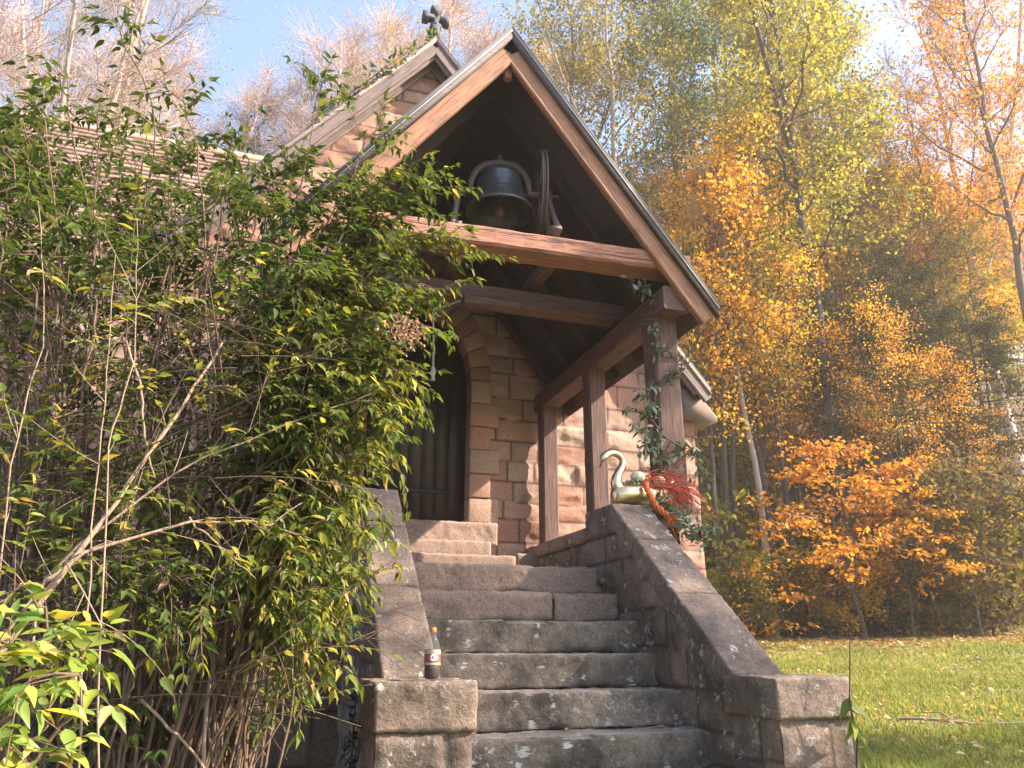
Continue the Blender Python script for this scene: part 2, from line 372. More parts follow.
gr = b.mix(n2, (.13, .14, .035), (.25, .22, .075)); gr = b.mix(.6, gr, b.ramp(n1, [(.3, .5), (.7, 1.4)]), 'MULTIPLY')
lit = b.ramp(n1, [(.3, (.04, .022, .01)), (.5, (.13, .07, .03)), (.7, (.28, .15, .06))])
soil = b.ramp(n1, [(.3, (.02, .016, .012)), (.7, (.07, .05, .035))])
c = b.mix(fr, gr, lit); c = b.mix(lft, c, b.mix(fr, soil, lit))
GROUNDM = b.principled(c, .95, b.bump(n1, .6, .04))
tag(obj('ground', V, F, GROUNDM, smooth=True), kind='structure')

# ------------------------------------------------------------------ masonry builders
def stone_wall(name, O, U, Wd, Vd, H, mat, parent, res=.025, seed=0, ch=(.16, .30), sl=(.22, .55), depth=.04, top=None, keep=None, mortar=.012, rough=1.0, inward=None, pin=True):
    """A coursed rock-faced stone face: O corner, U along (length Wd), Vd up (length H); relief rises along U x Vd."""
    rg = np.random.default_rng(seed)
    O, U, Vd = (np.asarray(q, float) for q in (O, U, Vd)); N = np.cross(U, Vd)
    nu, nv = int(Wd/res)+2, int(H/res)+2
    u = np.linspace(0, Wd, nu); v = np.linspace(0, H, nv); uu, vv = np.meshgrid(u, v)
    if top is not None: tt = np.broadcast_to(top(u), (nu,))[None, :]; vcl = np.minimum(vv, tt)
    else: tt = np.full((1, nu), H); vcl = vv
    wob = .008*vnoise(np.stack([uu*7, vcl*7, 0*uu], -1), seed)
    cu, cv = uu+wob, vcl+.008*vnoise(np.stack([uu*6+40, vcl*6, 0*uu], -1), seed+1)
    ys = [0.0]
    while ys[-1] < H+.1: ys.append(ys[-1]+rg.uniform(*ch))
    ys = np.array(ys); ci = np.clip(np.searchsorted(ys, cv, side='right')-1, 0, len(ys)-2)
    hgt = np.zeros_like(uu); rnd = np.zeros_like(uu); mort = np.zeros_like(uu)
    for k in range(len(ys)-1):
        xs = [-rg.uniform(0, sl[0])]
        hh = ys[k+1]-ys[k]
        while xs[-1] < Wd+.3: xs.append(xs[-1]+rg.uniform(*sl)*(.7+hh/ch[1]*.6))
        xs = np.array(xs); m = ci == k
        if not m.any(): continue
        a, bq = cu[m], cv[m]; si = np.clip(np.searchsorted(xs, a, side='right')-1, 0, len(xs)-2)
        d = np.minimum(np.minimum(a-xs[si], xs[si+1]-a), np.minimum(bq-ys[k], ys[k+1]-bq))
        ns = len(xs); cxn = (a-(xs[si]+xs[si+1])/2); cyn = bq-(ys[k]+ys[k+1])/2
        pl = None
        for q in range(4):
            ax_, ay_, c_ = rg.normal(0, .13, ns), rg.normal(0, .20, ns), rg.uniform(.45, 1.0, ns)*depth
            hq = c_[si]+ax_[si]*cxn+ay_[si]*cyn
            pl = hq if pl is None else np.minimum(pl, hq)
        e = sstep(mortar*.6, mortar+.03, d)
        hgt[m] = e*np.clip(pl, -.2*depth, 1.5*depth)*rough
        rnd[m] = rg.random(ns)[si]; mort[m] = 1-sstep(mortar*.5, mortar*1.1, d)
    hgt += (1-mort)*depth*rough*(.40*fbm(np.stack([uu*9, vcl*9, 0*uu+seed], -1), 4, seed)+.22*(1-np.abs(vnoise(np.stack([uu*22, vcl*26, 0*uu+seed], -1), seed+7)))-.11)
    hgt = np.maximum(hgt, -.004)
    if pin:
        ed = np.minimum(np.minimum(uu, Wd-uu), np.minimum(vcl, np.maximum(tt-vcl, 0))); hgt *= .25+.75*sstep(0, .03, ed)
    Pw = O+uu[..., None]*U+vcl[..., None]*Vd+hgt[..., None]*N
    idx = np.arange(nu*nv).reshape(nv, nu)
    Fq = np.stack([idx[:-1, :-1], idx[:-1, 1:], idx[1:, 1:], idx[1:, :-1]], -1)
    ok = np.ones(Fq.shape[:2], bool)
    if top is not None: ok &= (vv[:-1, :-1] < np.minimum(tt[:, :-1], tt[:, 1:])+1e-6) | (vv[:-1, :-1] < np.maximum(tt[:, :-1], tt[:, 1:]))
    if keep is not None:
        uc = (uu[:-1, :-1]+uu[1:, 1:])/2; vc = (vv[:-1, :-1]+vv[1:, 1:])/2; ok &= keep(uc, vc)
    Fq = Fq[ok]
    used = np.unique(Fq); remap = np.full(nu*nv, -1); remap[used] = np.arange(len(used))
    return obj(name, Pw.reshape(-1, 3)[used], remap[Fq], mat, parent, {'rnd': rnd.ravel()[used], 'mort': mort.ravel()[used]}, smooth=False)

def rough_box(name, size, M, mat, parent, amp=.012, res=.03, rad=.012, seed=0, rnd=None, chip=0.0, smooth=False):
    """A dressed stone block, centred, rounded edges and an uneven surface; M places it."""
    s = np.array(size)/2; bm = {}
    Vs, Fs = [], []; n = 0
    for ax in range(3):
        a, c = (ax+1) % 3, (ax+2) % 3
        na_, nc_ = max(2, int(size[a]/res)), max(2, int(size[c]/res))
        ua = np.linspace(-s[a], s[a], na_+1); uc = np.linspace(-s[c], s[c], nc_+1); A, C_ = np.meshgrid(ua, uc, indexing='ij')
        for sg in (-1, 1):
            Q = np.zeros(A.shape+(3,)); Q[..., ax] = sg*s[ax]; Q[..., a] = A; Q[..., c] = C_
            idx = np.arange(A.size).reshape(A.shape)+n
            q = np.stack([idx[:-1, :-1], idx[1:, :-1], idx[1:, 1:], idx[:-1, 1:]], -1).reshape(-1, 4)
            if sg < 0: q = q[:, ::-1]
            Vs.append(Q.reshape(-1, 3)); Fs.append(q); n += A.size
    V = np.concatenate(Vs); F = np.concatenate(Fs)
    key = np.round(V*1e5).astype(np.int64); _, first, inv = np.unique(key, axis=0, return_index=True, return_inverse=True)
    V = V[first]; F = inv.ravel()[F]
    inn = np.clip(V, -(s-rad), s-rad); d = V-inn; dn = unit(d); V = inn+dn*rad
    W3 = V+np.array([seed*3.7, seed*1.3, seed*.7])
    V = V+dn*(amp*.5*fbm(W3*5, 3, seed) + amp*.7*fbm(W3*16, 3, seed+9) + amp*.35*vnoise(W3*45, seed+3))[:, None]
    if chip > 0:
        cz = np.clip(vnoise(W3*6, seed+4), 0, 1)*chip; edge = sstep(.0, rad*3, rad*3-np.abs(np.abs(V[:, 2])-s[2]))
        V[:, 1] += np.where(V[:, 1] < 0, 1, 0)*cz*edge
    Mw = Matrix(M); Vw = (np.c_[V, np.ones(len(V))] @ np.array(Mw).T)[:, :3]
    rv = np.full(len(V), (seed*.377) % 1 if rnd is None else rnd)
    return obj(name, Vw, F, mat, parent, {'rnd': rv, 'mort': np.zeros(len(V))}, smooth=smooth)
def T(x, y, z, rx=0, ry=0, rz=0):
    return Matrix.Translation((x, y, z)) @ Matrix.Rotation(rz, 4, 'Z') @ Matrix.Rotation(ry, 4, 'Y') @ Matrix.Rotation(rx, 4, 'X')
def beam(name, p0, p1, w, h, mat, parent, up=(0, 0, 1), bev=.012, wob=.0015, seed=0):
    """A timber from p0 to p1, its grain along the mesh's own x axis."""
    p0, p1 = Vector(p0), Vector(p1); L = (p1-p0).length; ex = (p1-p0).normalized(); ey = Vector(up).cross(ex).normalized(); ez = ex.cross(ey)
    n = max(2, int(L/.12)); bmx = bmesh.new(); ring = []
    cs = [(-w/2+bev, -h/2), (w/2-bev, -h/2), (w/2, -h/2+bev), (w/2, h/2-bev), (w/2-bev, h/2), (-w/2+bev, h/2), (-w/2, h/2-bev), (-w/2, -h/2+bev)]
    rg = random.Random(seed)
    for i_ in range(n+1):
        x = L*i_/n; dj = [rg.uniform(-wob, wob) for _ in range(16)] if 0 < i_ < n else [0]*16
        ring.append([bmx.verts.new((x, a+dj[q], c+dj[q+8])) for q, (a, c) in enumerate(cs)])
    for i_ in range(n):
        for q in range(8): bmx.faces.new((ring[i_][q], ring[i_][(q+1) % 8], ring[i_+1][(q+1) % 8], ring[i_+1][q]))
    bmx.faces.new(ring[0][::-1]); bmx.faces.new(ring[-1]); bmesh.ops.recalc_face_normals(bmx, faces=bmx.faces)
    me = bpy.data.meshes.new(name); bmx.to_mesh(me); bmx.free(); me.materials.append(mat)
    o = link(name, me, parent)
    M = Matrix((ex, ey, ez)).transposed().to_4x4(); M.translation = p0-worldloc(parent) if parent else p0
    o.matrix_local = M
    return o

# ------------------------------------------------------------------ chapel
YF, CX = 8.70, 1.70
AZ_, SL = 9.50, 1.214                 # wall gable peak, roof slope
chapel = thing('chapel', (CX, YF, .9), 'pink sandstone chapel with steep gable, stone cross and dark arched door behind the porch', 'chapel')
XL, XR_ = -2.1, 5.5
DX0, DX1, DSP, DAP = 1.12, 2.36, 4.75, 5.62     # door opening: left, right, spring and apex heights
DXC = (DX0+DX1)/2
def arch_half(z, grow=0.0):           # half width of the pointed opening at height z
    hw = (DX1-DX0)/2+grow; rise = DAP+grow*1.4-DSP
    t = np.clip((z-DSP)/rise, 0, 1); return np.where(z < DSP, hw, hw*np.sqrt(np.clip(1-t**1.9, 0, 1)))
z0 = .9
topf = lambda u: AZ_-z0-SL*np.abs(u+XL-CX)
def keepf(u, v):
    x, z = u+XL, v+z0
    return ~((np.abs(x-DXC) < arch_half(z, .12)) & (z > 2.97))
stone_wall('front_wall', (XL, YF, z0), (1, 0, 0), XR_-XL, (0, 0, 1), AZ_-z0, FACADE, chapel, .025, 3, (.19, .32), (.28, .66), .042, topf, keepf)
stone_wall('side_wall', (XR_, YF, z0), (0, 1, 0), 12, (0, 0, 1), 4.1, FACADE, chapel, .07, 4)
V, F = merge([box(XL, XL+.3, YF+.1, YF+12, z0, 5.0), box(XL, XR_, YF+11.7, YF+12, z0, 5.0)])
obj('rear_walls', V, F, FOUND, chapel, {'rnd': np.full(len(V), .5), 'mort': np.zeros(len(V))})
# voussoirs round the door
arcp = []
for s in (-1, 1):
    zz = np.concatenate([np.linspace(3.0, DSP, 7), DSP+(DAP-DSP)*np.sin(np.linspace(.12, 1, 7)*pi/2)])
    for q in range(len(zz)-1):
        za, zb = zz[q]+.004, zz[q+1]-.004
        ws = .26 if q % 2 else .36
        if q >= 6: ws = .27
        xa, xb = float(arch_half(za)), float(arch_half(zb))
        if q < 6: quad = [(xa, za), (xa+ws, za), (xb+ws, zb), (xb, zb)]
        else:
            xo, xo2 = float(arch_half(za, .27)), float(arch_half(zb, .27))
            dz = lambda z: .27*1.2*max(0, (z-DSP)/(DAP-DSP))
            quad = [(xa, za), (xa+.27*(1-.25*(za-DSP)), za+dz(za)*.9), (xb+.27*(1-.25*(zb-DSP)) if q < 12 else .01, zb+dz(zb)*.9 if q < 12 else DAP+.33), (xb, zb)]
        poly = [(DXC+s*a, c_) for a, c_ in quad]
        if s < 0: poly = poly[::-1]
        arcp.append(prism(poly, YF-.055-.012*(q % 3), YF+.22))
for q, (V, F) in enumerate(arcp):
    o = obj('arch_stone', V, F, FACADE, chapel, {'rnd': np.full(len(V), (q*.37) % 1), 'mort': np.zeros(len(V))})
    bv = o.modifiers.new('bevel', 'BEVEL'); bv.width = .014; bv.segments = 2
# door
dz = np.linspace(2.97, DAP, 26); hw = arch_half(dz)
poly = [(DXC-h, z) for h, z in zip(hw, dz)]+[(DXC+h, z) for h, z in zip(hw[::-1], dz[::-1])]
door = obj('door', *prism(poly, YF+.16, YF+.22), DOORW, chapel)
pl = []
for q in range(7):
    xa = DX0+.06+q*(DX1-DX0-.12)/7
    zt = float(DSP+(DAP-DSP)*.9*max(0, 1-abs(xa+.08-DXC)/.62)**.6)
    pl.append(box(xa+.006, xa+(DX1-DX0-.12)/7-.006, YF+.142, YF+.158, 3.0, zt))
obj('door_boards', *merge(pl), DOORW, door)
for z in (3.35, 4.55): obj('strap_hinge', *box(DX0+.04, DX1-.2, YF+.125, YF+.14, z, z+.05), DARKIRON, door)
V, F = tube([(DX1-.2, YF+.14, 3.95), (DX1-.2, YF+.09, 3.95), (DX1-.2, YF+.09, 4.1), (DX1-.2, YF+.14, 4.1)], .011, 8); obj('door_handle', V, F, IRON, door)
rough_box('door_sill', (1.85, .42, .26), T(1.72, YF-.10, 2.84), STEPCLEAN, chapel, .02, .03, .02, 3, .8)
# roof slabs, mouldings and gable boards
RY0, RY1 = 8.40, 20.9
def rake(sgn, y0, y1, top0, th, apz, eave_x, slope, cx):
    """band of a roof slope: polygon in XZ between offsets below the roof plane, extruded y0..y1"""
    ze = apz-slope*eave_x
    poly = [(cx, apz-top0), (cx+sgn*eave_x, ze-top0), (cx+sgn*eave_x, ze-top0-th), (cx, apz-top0-th)]
    return prism(poly if sgn > 0 else poly[::-1], y0, y1)
MAPZ = 9.66; EX = 3.86
for s in (-1, 1):
    ro = obj('roof', *rake(s, RY0-.02, RY1, 0, .06, MAPZ, EX+.05, SL, CX), SLATE, chapel)
    obj('roof_deck', *rake(s, RY0+.02, RY1-.05, .062, .10, MAPZ, EX, SL, CX), DARKWOOD, chapel)
    obj('drip_moulding', *rake(s, RY0-.035, RY0+.03, .05, .08, MAPZ, EX+.03, SL, CX), TRIM, chapel)
    # barge boards as timbers so the grain runs along them
    a = Vector((CX, RY0+.01, MAPZ-.225)); e = Vector((CX+s*EX, RY0+.01, MAPZ-.225-SL*EX)); beam('bargeboard', a, e, .06, .13, TRIM, chapel, up=(s*SL, 0, 1), seed=s+5)
    a = Vector((CX, RY0+.05, MAPZ-.335)); e = Vector((CX+s*(EX-.15), RY0+.05, MAPZ-.335-SL*(EX-.15))); beam('inner_moulding', a, e, .05, .05, TRIM, chapel, up=(s*SL, 0, 1), seed=s+6)
    a = Vector((CX+s*.02, YF-.075, MAPZ-.33)); e = Vector((CX+s*3.72, YF-.075, MAPZ-.33-SL*3.70)); beam('frieze_board', a, e, .05, .12, TRIM, chapel, up=(s*SL, 0, 1), seed=s+7)
# kneeler stones at the eaves corner
for s, xx in ((1, XR_), (-1, XL)):
    poly = [(xx-s*.25, 4.93), (xx-s*.02, 4.90), (xx+s*.27, 4.57), (xx+s*.27, 4.50), (xx-s*.25, 4.50)]
    obj('kneeler_stone', *prism(poly if s > 0 else poly[::-1], YF-.16, YF+.35), KNEEL, chapel)
# stone cross on the peak
cr = obj('stone_cross', *prism([(CX-.07, MAPZ-.05), (CX+.07, MAPZ-.05), (CX+.05, MAPZ+.22), (CX-.05, MAPZ+.22)], 8.42, 8.54), CROSSM, chapel)
arm = []
for q in range(4):
    a = q*pi/2; ca, sa = cos(a), sin(a); cz_ = MAPZ+.36
    pts = [(-.032, .02), (.032, .02), (.032, .09), (.075, .115), (.075, .19), (-.075, .19), (-.075, .115), (-.032, .09)]
    arm.append(prism([(CX+x*ca-z*sa, cz_+x*sa+z*ca) for x, z in pts], 8.425+.002*q, 8.535-.002*q))
arm.append(box(CX-.05, CX+.05, 8.43, 8.53, MAPZ+.31, MAPZ+.41))
obj('cross_arms', *merge(arm), CROSSM, cr)
# wing on the left with a shingled roof whose ridge runs along x
WY0, WY1, WRY, WZE, WZR = 9.35, 15.4, 12.2, 5.95, 9.75
ga = stone_wall('wing_wall', (-10, WY0+.35, z0), (1, 0, 0), 8.2, (0, 0, 1), 5.3, FACADE, chapel, .05, 8)
V, F = merge([box(-10, -9.7, WY0+.36, WY1, z0, 6.0), box(-10, -1.8, WY1-.3, WY1, z0, 6.0)]); obj('wing_rear_walls', V, F, FOUND, chapel, {'rnd': np.full(len(V), .5), 'mort': np.zeros(len(V))})
V, F = prism([(WY0+.4, 5.95), (WRY, WZR-.1), (WY1, 5.95)], -9.99, -9.75, 'x'); obj('wing_gable', V, F, FOUND, chapel, {'rnd': np.full(len(V), .5), 'mort': np.zeros(len(V))})
b = NB('brown_wood_shingles'); g = b.n('ShaderNodeNewGeometry'); ri = g.outputs['Random Per Island']
n = b.noise(g.outputs['Position'], 12, 4)
c = b.mix(.7, b.ramp(ri, [(0, (.20, .115, .085)), (.5, (.30, .18, .135)), (1, (.38, .25, .19))]), b.ramp(n, [(.3, .6), (.7, 1.3)]), 'MULTIPLY'); SHING = b.principled(c, .9, b.bump(n, .4, .01))
def shingles(y0, z0_, y1, z1, x0, x1, seed):
    rg = np.random.default_rng(seed); L = sqrt((y1-y0)**2+(z1-z0_)**2); dy, dz_ = (y1-y0)/L, (z1-z0_)/L; ny, nz_ = -dz_, dy
    if nz_ < 0: ny, nz_ = -ny, -nz_
    Vs = []; Fs = []; n_ = 0; rows = int(L/.17)
    for q in range(rows):
        x = x0-rg.uniform(0, .2)
        while x < x1:
            w = rg.uniform(.12, .30); t0 = q*.17+rg.uniform(-.012, .012); t1 = min(t0+.21, L); h0, h1 = .028+rg.uniform(0, .008), .004
            c4 = [(x+.004, t0, h0), (x+w-.004, t0, h0), (x+w-.004, t1, h1), (x+.004, t1, h1), (x+.004, t0, 0), (x+w-.004, t0, 0)]
            Vs += [(a, y0+dy*t+ny*h, z0_+dz_*t+nz_*h) for a, t, h in c4]
            Fs += [[n_, n_+1, n_+2, n_+3], [n_+4, n_+5, n_+1, n_]]; n_ += 6; x += w
    return Vs, Fs
wr = obj('wing_roof', *prism([(WY0-.1, WZE-.16), (WRY, WZR-.06), (WY1+.3, WZE-.16), (WY1+.3, WZE-.30), (WRY, WZR-.2), (WY0-.1, WZE-.30)], -10.2, CX-.4, 'x'), DARKWOOD, chapel)
obj('roof_shingles', *shingles(WY0-.14, WZE-.16, WRY, WZR-.05, -10.2, -.4, 2), SHING, wr)
obj('ridge_cap', *prism([(WRY-.12, WZR-.16), (WRY, WZR+.02), (WRY+.12, WZR-.16)], -10.2, CX-.6, 'x'), SHING, wr)

# ------------------------------------------------------------------ stone stairs with parapets
stairs = thing('stone_stairs', (1.8, 4.2, .9), 'lichen spotted stone steps with sloping parapets and square end piers', 'stairs')
SX0, SX1 = .94, 2.60
for n_ in range(-1, 6):
    zt = 1.165+.207*n_; yf = 4.2+.28*n_
    if n_ == 5: zt = 2.205
    for (xa, xb, kk) in (((SX0-.05, SX0+.95+.05*((n_*37) % 9), 0), (SX0+.96+.05*((n_*37) % 9), SX1+.04, 1)) if n_ in (4,) else ((SX0-.05, SX1+.04, 0),)):
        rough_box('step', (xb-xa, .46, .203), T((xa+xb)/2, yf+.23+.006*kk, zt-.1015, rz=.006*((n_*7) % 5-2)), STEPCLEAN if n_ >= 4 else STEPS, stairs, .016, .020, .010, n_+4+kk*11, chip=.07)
# side end of the floor edge, door steps
rough_box('porch_floor', (2.5, 3.3, .2), T(1.85, 5.95+1.65, 2.09), STEPCLEAN, stairs, .008, .08, .015, 21)
rough_box('door_step', (1.95, .75, .19), T(1.73, 8.02+.30, 2.46), STEPCLEAN, stairs, .012, .03, .02, 22)
rough_box('door_step', (1.62, .50, .18), T(1.73, 8.42+.14, 2.66), STEPCLEAN, stairs, .012, .03, .02, 23)
rough_box('door_step', (2.3, 1.1, .16), T(1.65, 8.15, 2.28), STEPCLEAN, stairs, .012, .04, .02, 24)
rough_box('corner_plinth', (.34, .30, .42), T(3.0, 8.45, 2.42), STEPCLEAN, stairs, .014, .03, .02, 25)
PTOP, PY0, PY1, ZS0, ZS1 = 1.47, 3.54, 5.35, 1.47, 2.67     # pier top; slope from (3.9,1.47) to (5.35,2.67)
def ptop(y): return np.where(y < 3.92, 1.27, np.clip(ZS0-.10+(y-3.9)*(ZS1-ZS0)/(5.35-3.9), 0, ZS1-.10))
def parapet(x0, x1, q0, q1, seed, back):
    # the sloping wall's two faces, then the pier in front of it with its own faces and cap
    stone_wall('parapet_face', (x0, back, .60), (0, -1, 0), back-3.96, (0, 0, 1), 2.25, PARAPET, stairs, .022, seed, (.17, .25), (.24, .5), .03, lambda u: ptop(back-u)-.60, None, .010)
    stone_wall('parapet_face', (x1, 3.96, .85), (0, 1, 0), back-3.96, (0, 0, 1), 2.0, PARAPET, stairs, .022, seed+1, (.17, .25), (.24, .5), .03, lambda u: ptop(3.96+u)-.85, None, .010)
    stone_wall('pier_face', (q0, 3.96, .85), (0, -1, 0), 3.96-PY0, (0, 0, 1), .42, PARAPET, stairs, .018, seed+11, (.2, .22), (.2, .34), .02, None, None, .010)
    stone_wall('pier_face', (q1, PY0, .85), (0, 1, 0), 3.96-PY0, (0, 0, 1), .42, PARAPET, stairs, .018, seed+12, (.2, .22), (.2, .34), .02, None, None, .010)
    stone_wall('pier_face', (q0, PY0, .85), (1, 0, 0), q1-q0, (0, 0, 1), .42, PARAPET, stairs, .018, seed+2, (.2, .22), (.2, .34), .028, None, None, .010)
    stone_wall('pier_face', (q1, 3.955, .85), (-1, 0, 0), q1-q0, (0, 0, 1), .42, PARAPET, stairs, .04, seed+13, (.2, .22), (.2, .34), .01)
    stone_wall('parapet_rear', (x1, back, .85), (-1, 0, 0), x1-x0, (0, 0, 1), 1.7, PARAPET, stairs, .04, seed+3)
    rough_box('pier_cap', (q1-q0+.035, .48, .20), T((q0+q1)/2, PY0+.222, PTOP-.10), PARAPET, stairs, .014, .018, .008, seed+4, .6)
    # three coping stones up the slope, one flat block on top
    Ls = sqrt((5.35-3.9)**2+(ZS1-ZS0)**2); an = atan2(ZS1-ZS0, 5.35-3.9); cuts = [0, .40, .74, 1.0]
    for q in range(3):
        a, e = cuts[q]*Ls+.004, cuts[q+1]*Ls-.004; m_ = (a+e)/2
        yc, zc = 3.9+cos(an)*m_+sin(an)*.07, ZS0+sin(an)*m_-cos(an)*.07
        rough_box('coping_stone', (x1-x0+.02, e-a, .14), T((x0+x1)/2, yc, zc, rx=an), PARAPET, stairs, .010, .018, .007, seed+5+q, .35+.2*q)
    rough_box('coping_stone', (x1-x0+.03, back-5.33, .22), T((x0+x1)/2, (back+5.33)/2, ZS1-.11), PARAPET, stairs, .012, .022, .016, seed+9, .7)
parapet(2.60, 2.91, 2.595, 3.02, 30, 5.85)
parapet(.665, .93, .58, 1.0, 50, 5.85)

# ------------------------------------------------------------------ porch
porch = thing('bell_porch', (1.78, 7.0, 2.2), 'open timber porch with steep gable roof sheltering the bell above the steps', 'porch')
PCX, PAPZ, PSL, PEX, PY = 1.77, 7.00, 1.30, 1.90, 5.30
PWX = 3.10
stone_wall('low_wall', (PWX, 8.66, 1.9), (0, -1, 0), 2.85, (0, 0, 1), .72, PARAPET, porch, .03, 71, (.2, .26), (.3, .55), .03)
rough_box('wall_coping', (.42, 2.86, .14), T(PWX+.17, 7.24, 2.66), PARAPET, porch, .01, .04, .014, 74)
stone_wall('low_wall', (PWX+.34, 5.81, .9), (0, 1, 0), 2.85, (0, 0, 1), 1.7, FACADE, porch, .04, 72)
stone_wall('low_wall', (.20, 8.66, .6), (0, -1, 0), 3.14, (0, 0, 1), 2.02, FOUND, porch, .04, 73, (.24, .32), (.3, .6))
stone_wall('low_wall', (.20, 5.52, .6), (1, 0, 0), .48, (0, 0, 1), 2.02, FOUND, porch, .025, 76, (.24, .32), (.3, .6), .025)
rough_box('wall_coping', (.46, 3.16, .14), T(.42, 7.09, 2.66), PARAPET, porch, .01, .04, .014, 75)
for yy, w in ((5.70, .235), (7.10, .19), (8.48, .19)):
    for xx in (3.20+w/2, .16+w/2):
        beam('post', (xx, yy, 2.665 if yy < 6 else 2.72), (xx, yy, 4.42), w, w, TIMBER, porch, up=(0, 1, 0), seed=int(yy*10+xx*3), bev=.016)
for xx in (3.20+.11, .16+.11):
    beam('wall_plate', (xx, PY+.08, 4.53), (xx, 8.69, 4.53), .22, .22, TIMBER, porch, seed=int(xx*7))
beam('tie_beam', (.06, 5.50, 4.79), (3.50, 5.50, 4.895), .27, .17, HEWN, porch, wob=.005, seed=3, bev=.02)
beam('tie_beam', (.06, 6.45, 4.80), (3.45, 6.45, 4.80), .20, .18, TIMBER, porch, seed=4)
for xx in (1.50, 2.36):
    beam('bell_joist', (xx, 5.66, 5.0), (xx, 6.62, 5.0), .12, .11, TIMBER, porch, seed=6)
beam('cleat_block', (1.62, 6.28, 4.66), (2.16, 6.28, 4.66), .12, .09, TIMBER, porch, seed=9)
for s in (-1, 1):
    obj('roof', *rake(s, PY-.02, 8.72, 0, .055, PAPZ, PEX+.03, PSL, PCX), SLATE, porch)
    obj('roof_deck', *rake(s, PY+.03, 8.70, 0.057, .05, PAPZ, PEX, PSL, PCX), DARKWOOD, porch)
    obj('drip_edge', *rake(s, PY-.03, PY+.01, .057, .018, PAPZ, PEX+.02, PSL, PCX), DRIP, porch)
    obj('drip_moulding', *rake(s, PY-.022, PY+.03, .077, .075, PAPZ, PEX+.01, PSL, PCX), DARKTRIM, porch)
    e_ = PEX-.06
    a = Vector((PCX+s*.02, PY+.055, PAPZ-.285)); e = Vector((PCX+s*e_, PY+.055, PAPZ-.285-PSL*(e_-.02))); beam('bargeboard', a, e, .07, .165, BOARDW, porch, up=(s*PSL, 0, 1), seed=11+s)
    # rafters under the boarding
    for q, yy in enumerate(np.linspace(5.95, 8.45, 5)):
        a = Vector((PCX+s*.04, yy, PAPZ-.235)); e = Vector((PCX+s*(PEX-.06), yy, PAPZ-.235-PSL*(PEX-.10))); beam('rafter', a, e, .09, .13, DARKWOOD, porch, up=(s*PSL, 0, 1), seed=20+q)
    # curved bracket at the eaves
    sx_ = 3.36 if s > 0 else .22
    poly = [(sx_, 4.42), (sx_+s*.06, 4.66), (sx_+s*.34, 4.62), (sx_+s*.33, 4.52), (sx_+s*.22, 4.50), (sx_+s*.12, 4.46)]
    obj('eave_bracket', *prism(poly if s > 0 else poly[::-1], PY+.09, PY+.22), TIMBER, porch)
beam('apex_block', (PCX, PY+.12, PAPZ-.50), (PCX, PY+.12, PAPZ-.20), .07, .06, BOARDW, porch, up=(0, 1, 0), seed=15)
beam('collar_tie', (PCX-.75, 7.2, 5.75), (PCX+.75, 7.2, 5.75), .12, .16, DARKWOOD, porch, seed=16)
# ------------------------------------------------------------------ bell
BX, BY, BZ = 1.87, 5.95, 5.44
bell = thing('bell', (BX, BY, BZ), 'dark tarnished bell hung in iron yoke above the front porch beam', 'bell')
prof = [(.0, .44), (.06, .445), (.13, .43), (.175, .40), (.195, .37), (.197, .355), (.203, .35), (.200, .34), (.205, .30), (.21, .25), (.222, .18), (.228, .165), (.234, .16), (.236, .145), (.246, .12), (.27, .07), (.295, .035), (.308, .02), (.312, .005), (.305, -.006), (.29, .0), (.25, .05), (.22, .11), (.19, .22), (.17, .36), (0, .40)]
obj('bell_body', *lathe(prof, 48, (BX, BY, BZ)), BELLM, bell, smooth=True)
pth = np.array([(1.49, 5.64), (1.60, 5.645), (1.605, 5.76), (1.65, 5.87), (1.73, 5.94), (1.87, 5.965), (2.01, 5.94), (2.09, 5.87), (2.135, 5.76), (2.14, 5.64), (2.25, 5.64)])
nn = []
for (x, z), (w_, t_) in zip(pth, [(.035, .03)]*11): nn.append((x, z))
ctr = np.array([BX, 5.55]); yv = []
for x, z in pth: yv.append((x, z))
d_ = np.gradient(pth, axis=0); d_ /= np.linalg.norm(d_, axis=1)[:, None]; nr = np.stack([-d_[:, 1], d_[:, 0]], 1)
o_, i_ = pth+nr*.026, pth-nr*.026; yk = []; n_ = len(pth)
Vy = [(x, BY-.04, z) for x, z in o_]+[(x, BY-.04, z) for x, z in i_]+[(x, BY+.04, z) for x, z in o_]+[(x, BY+.04, z) for x, z in i_]
Fy = []
for q in range(n_-1): Fy += [[q, q+1, n_+q+1, n_+q], [2*n_+q, 3*n_+q, 3*n_+q+1, 2*n_+q+1], [q, 2*n_+q, 2*n_+q+1, q+1], [n_+q, n_+q+1, 3*n_+q+1, 3*n_+q]]
Fy += [[0, n_, 3*n_, 2*n_], [n_-1, 3*n_-1, 4*n_-1, 2*n_-1]]
obj('yoke', Vy, Fy, IRON, bell)
V, F = merge([lathe([(.0, .10), (.012, .095), (.02, .07), (.014, .05), (.03, .03), (.04, 0), (.04, -.05)], 14, (BX, BY, 5.97)), tube([(1.44, BY, 5.64), (2.42, BY, 5.64)], .018, 10)]); obj('axle_bolt', V, F, IRON, bell)
for xx, fl in ((1.49, -1), (2.31, 1)):
    pr = []
    for s in (-1, 1):
        pr.append(tube(bez((xx, BY+s*.03, 5.66), (xx+fl*.02, BY+s*.10, 5.40), (xx+fl*.05, BY+s*.33, 5.10), 9), [.035, .03, .028, .026, .026, .026, .028, .03, .034], 8))
    pr.append(box(xx-.03, xx+.06 if fl > 0 else xx+.03, BY-.40, BY+.40, 5.065, 5.10)); pr.append(lathe([(.0, -.03), (.05, -.03), (.05, .03), (0, .03)], 12, (xx, BY, 5.65)))
    obj('bell_stand', *merge(pr), IRON, bell)
wx, wr_ = 2.24, .41
a = np.linspace(0, 2*pi, 41)
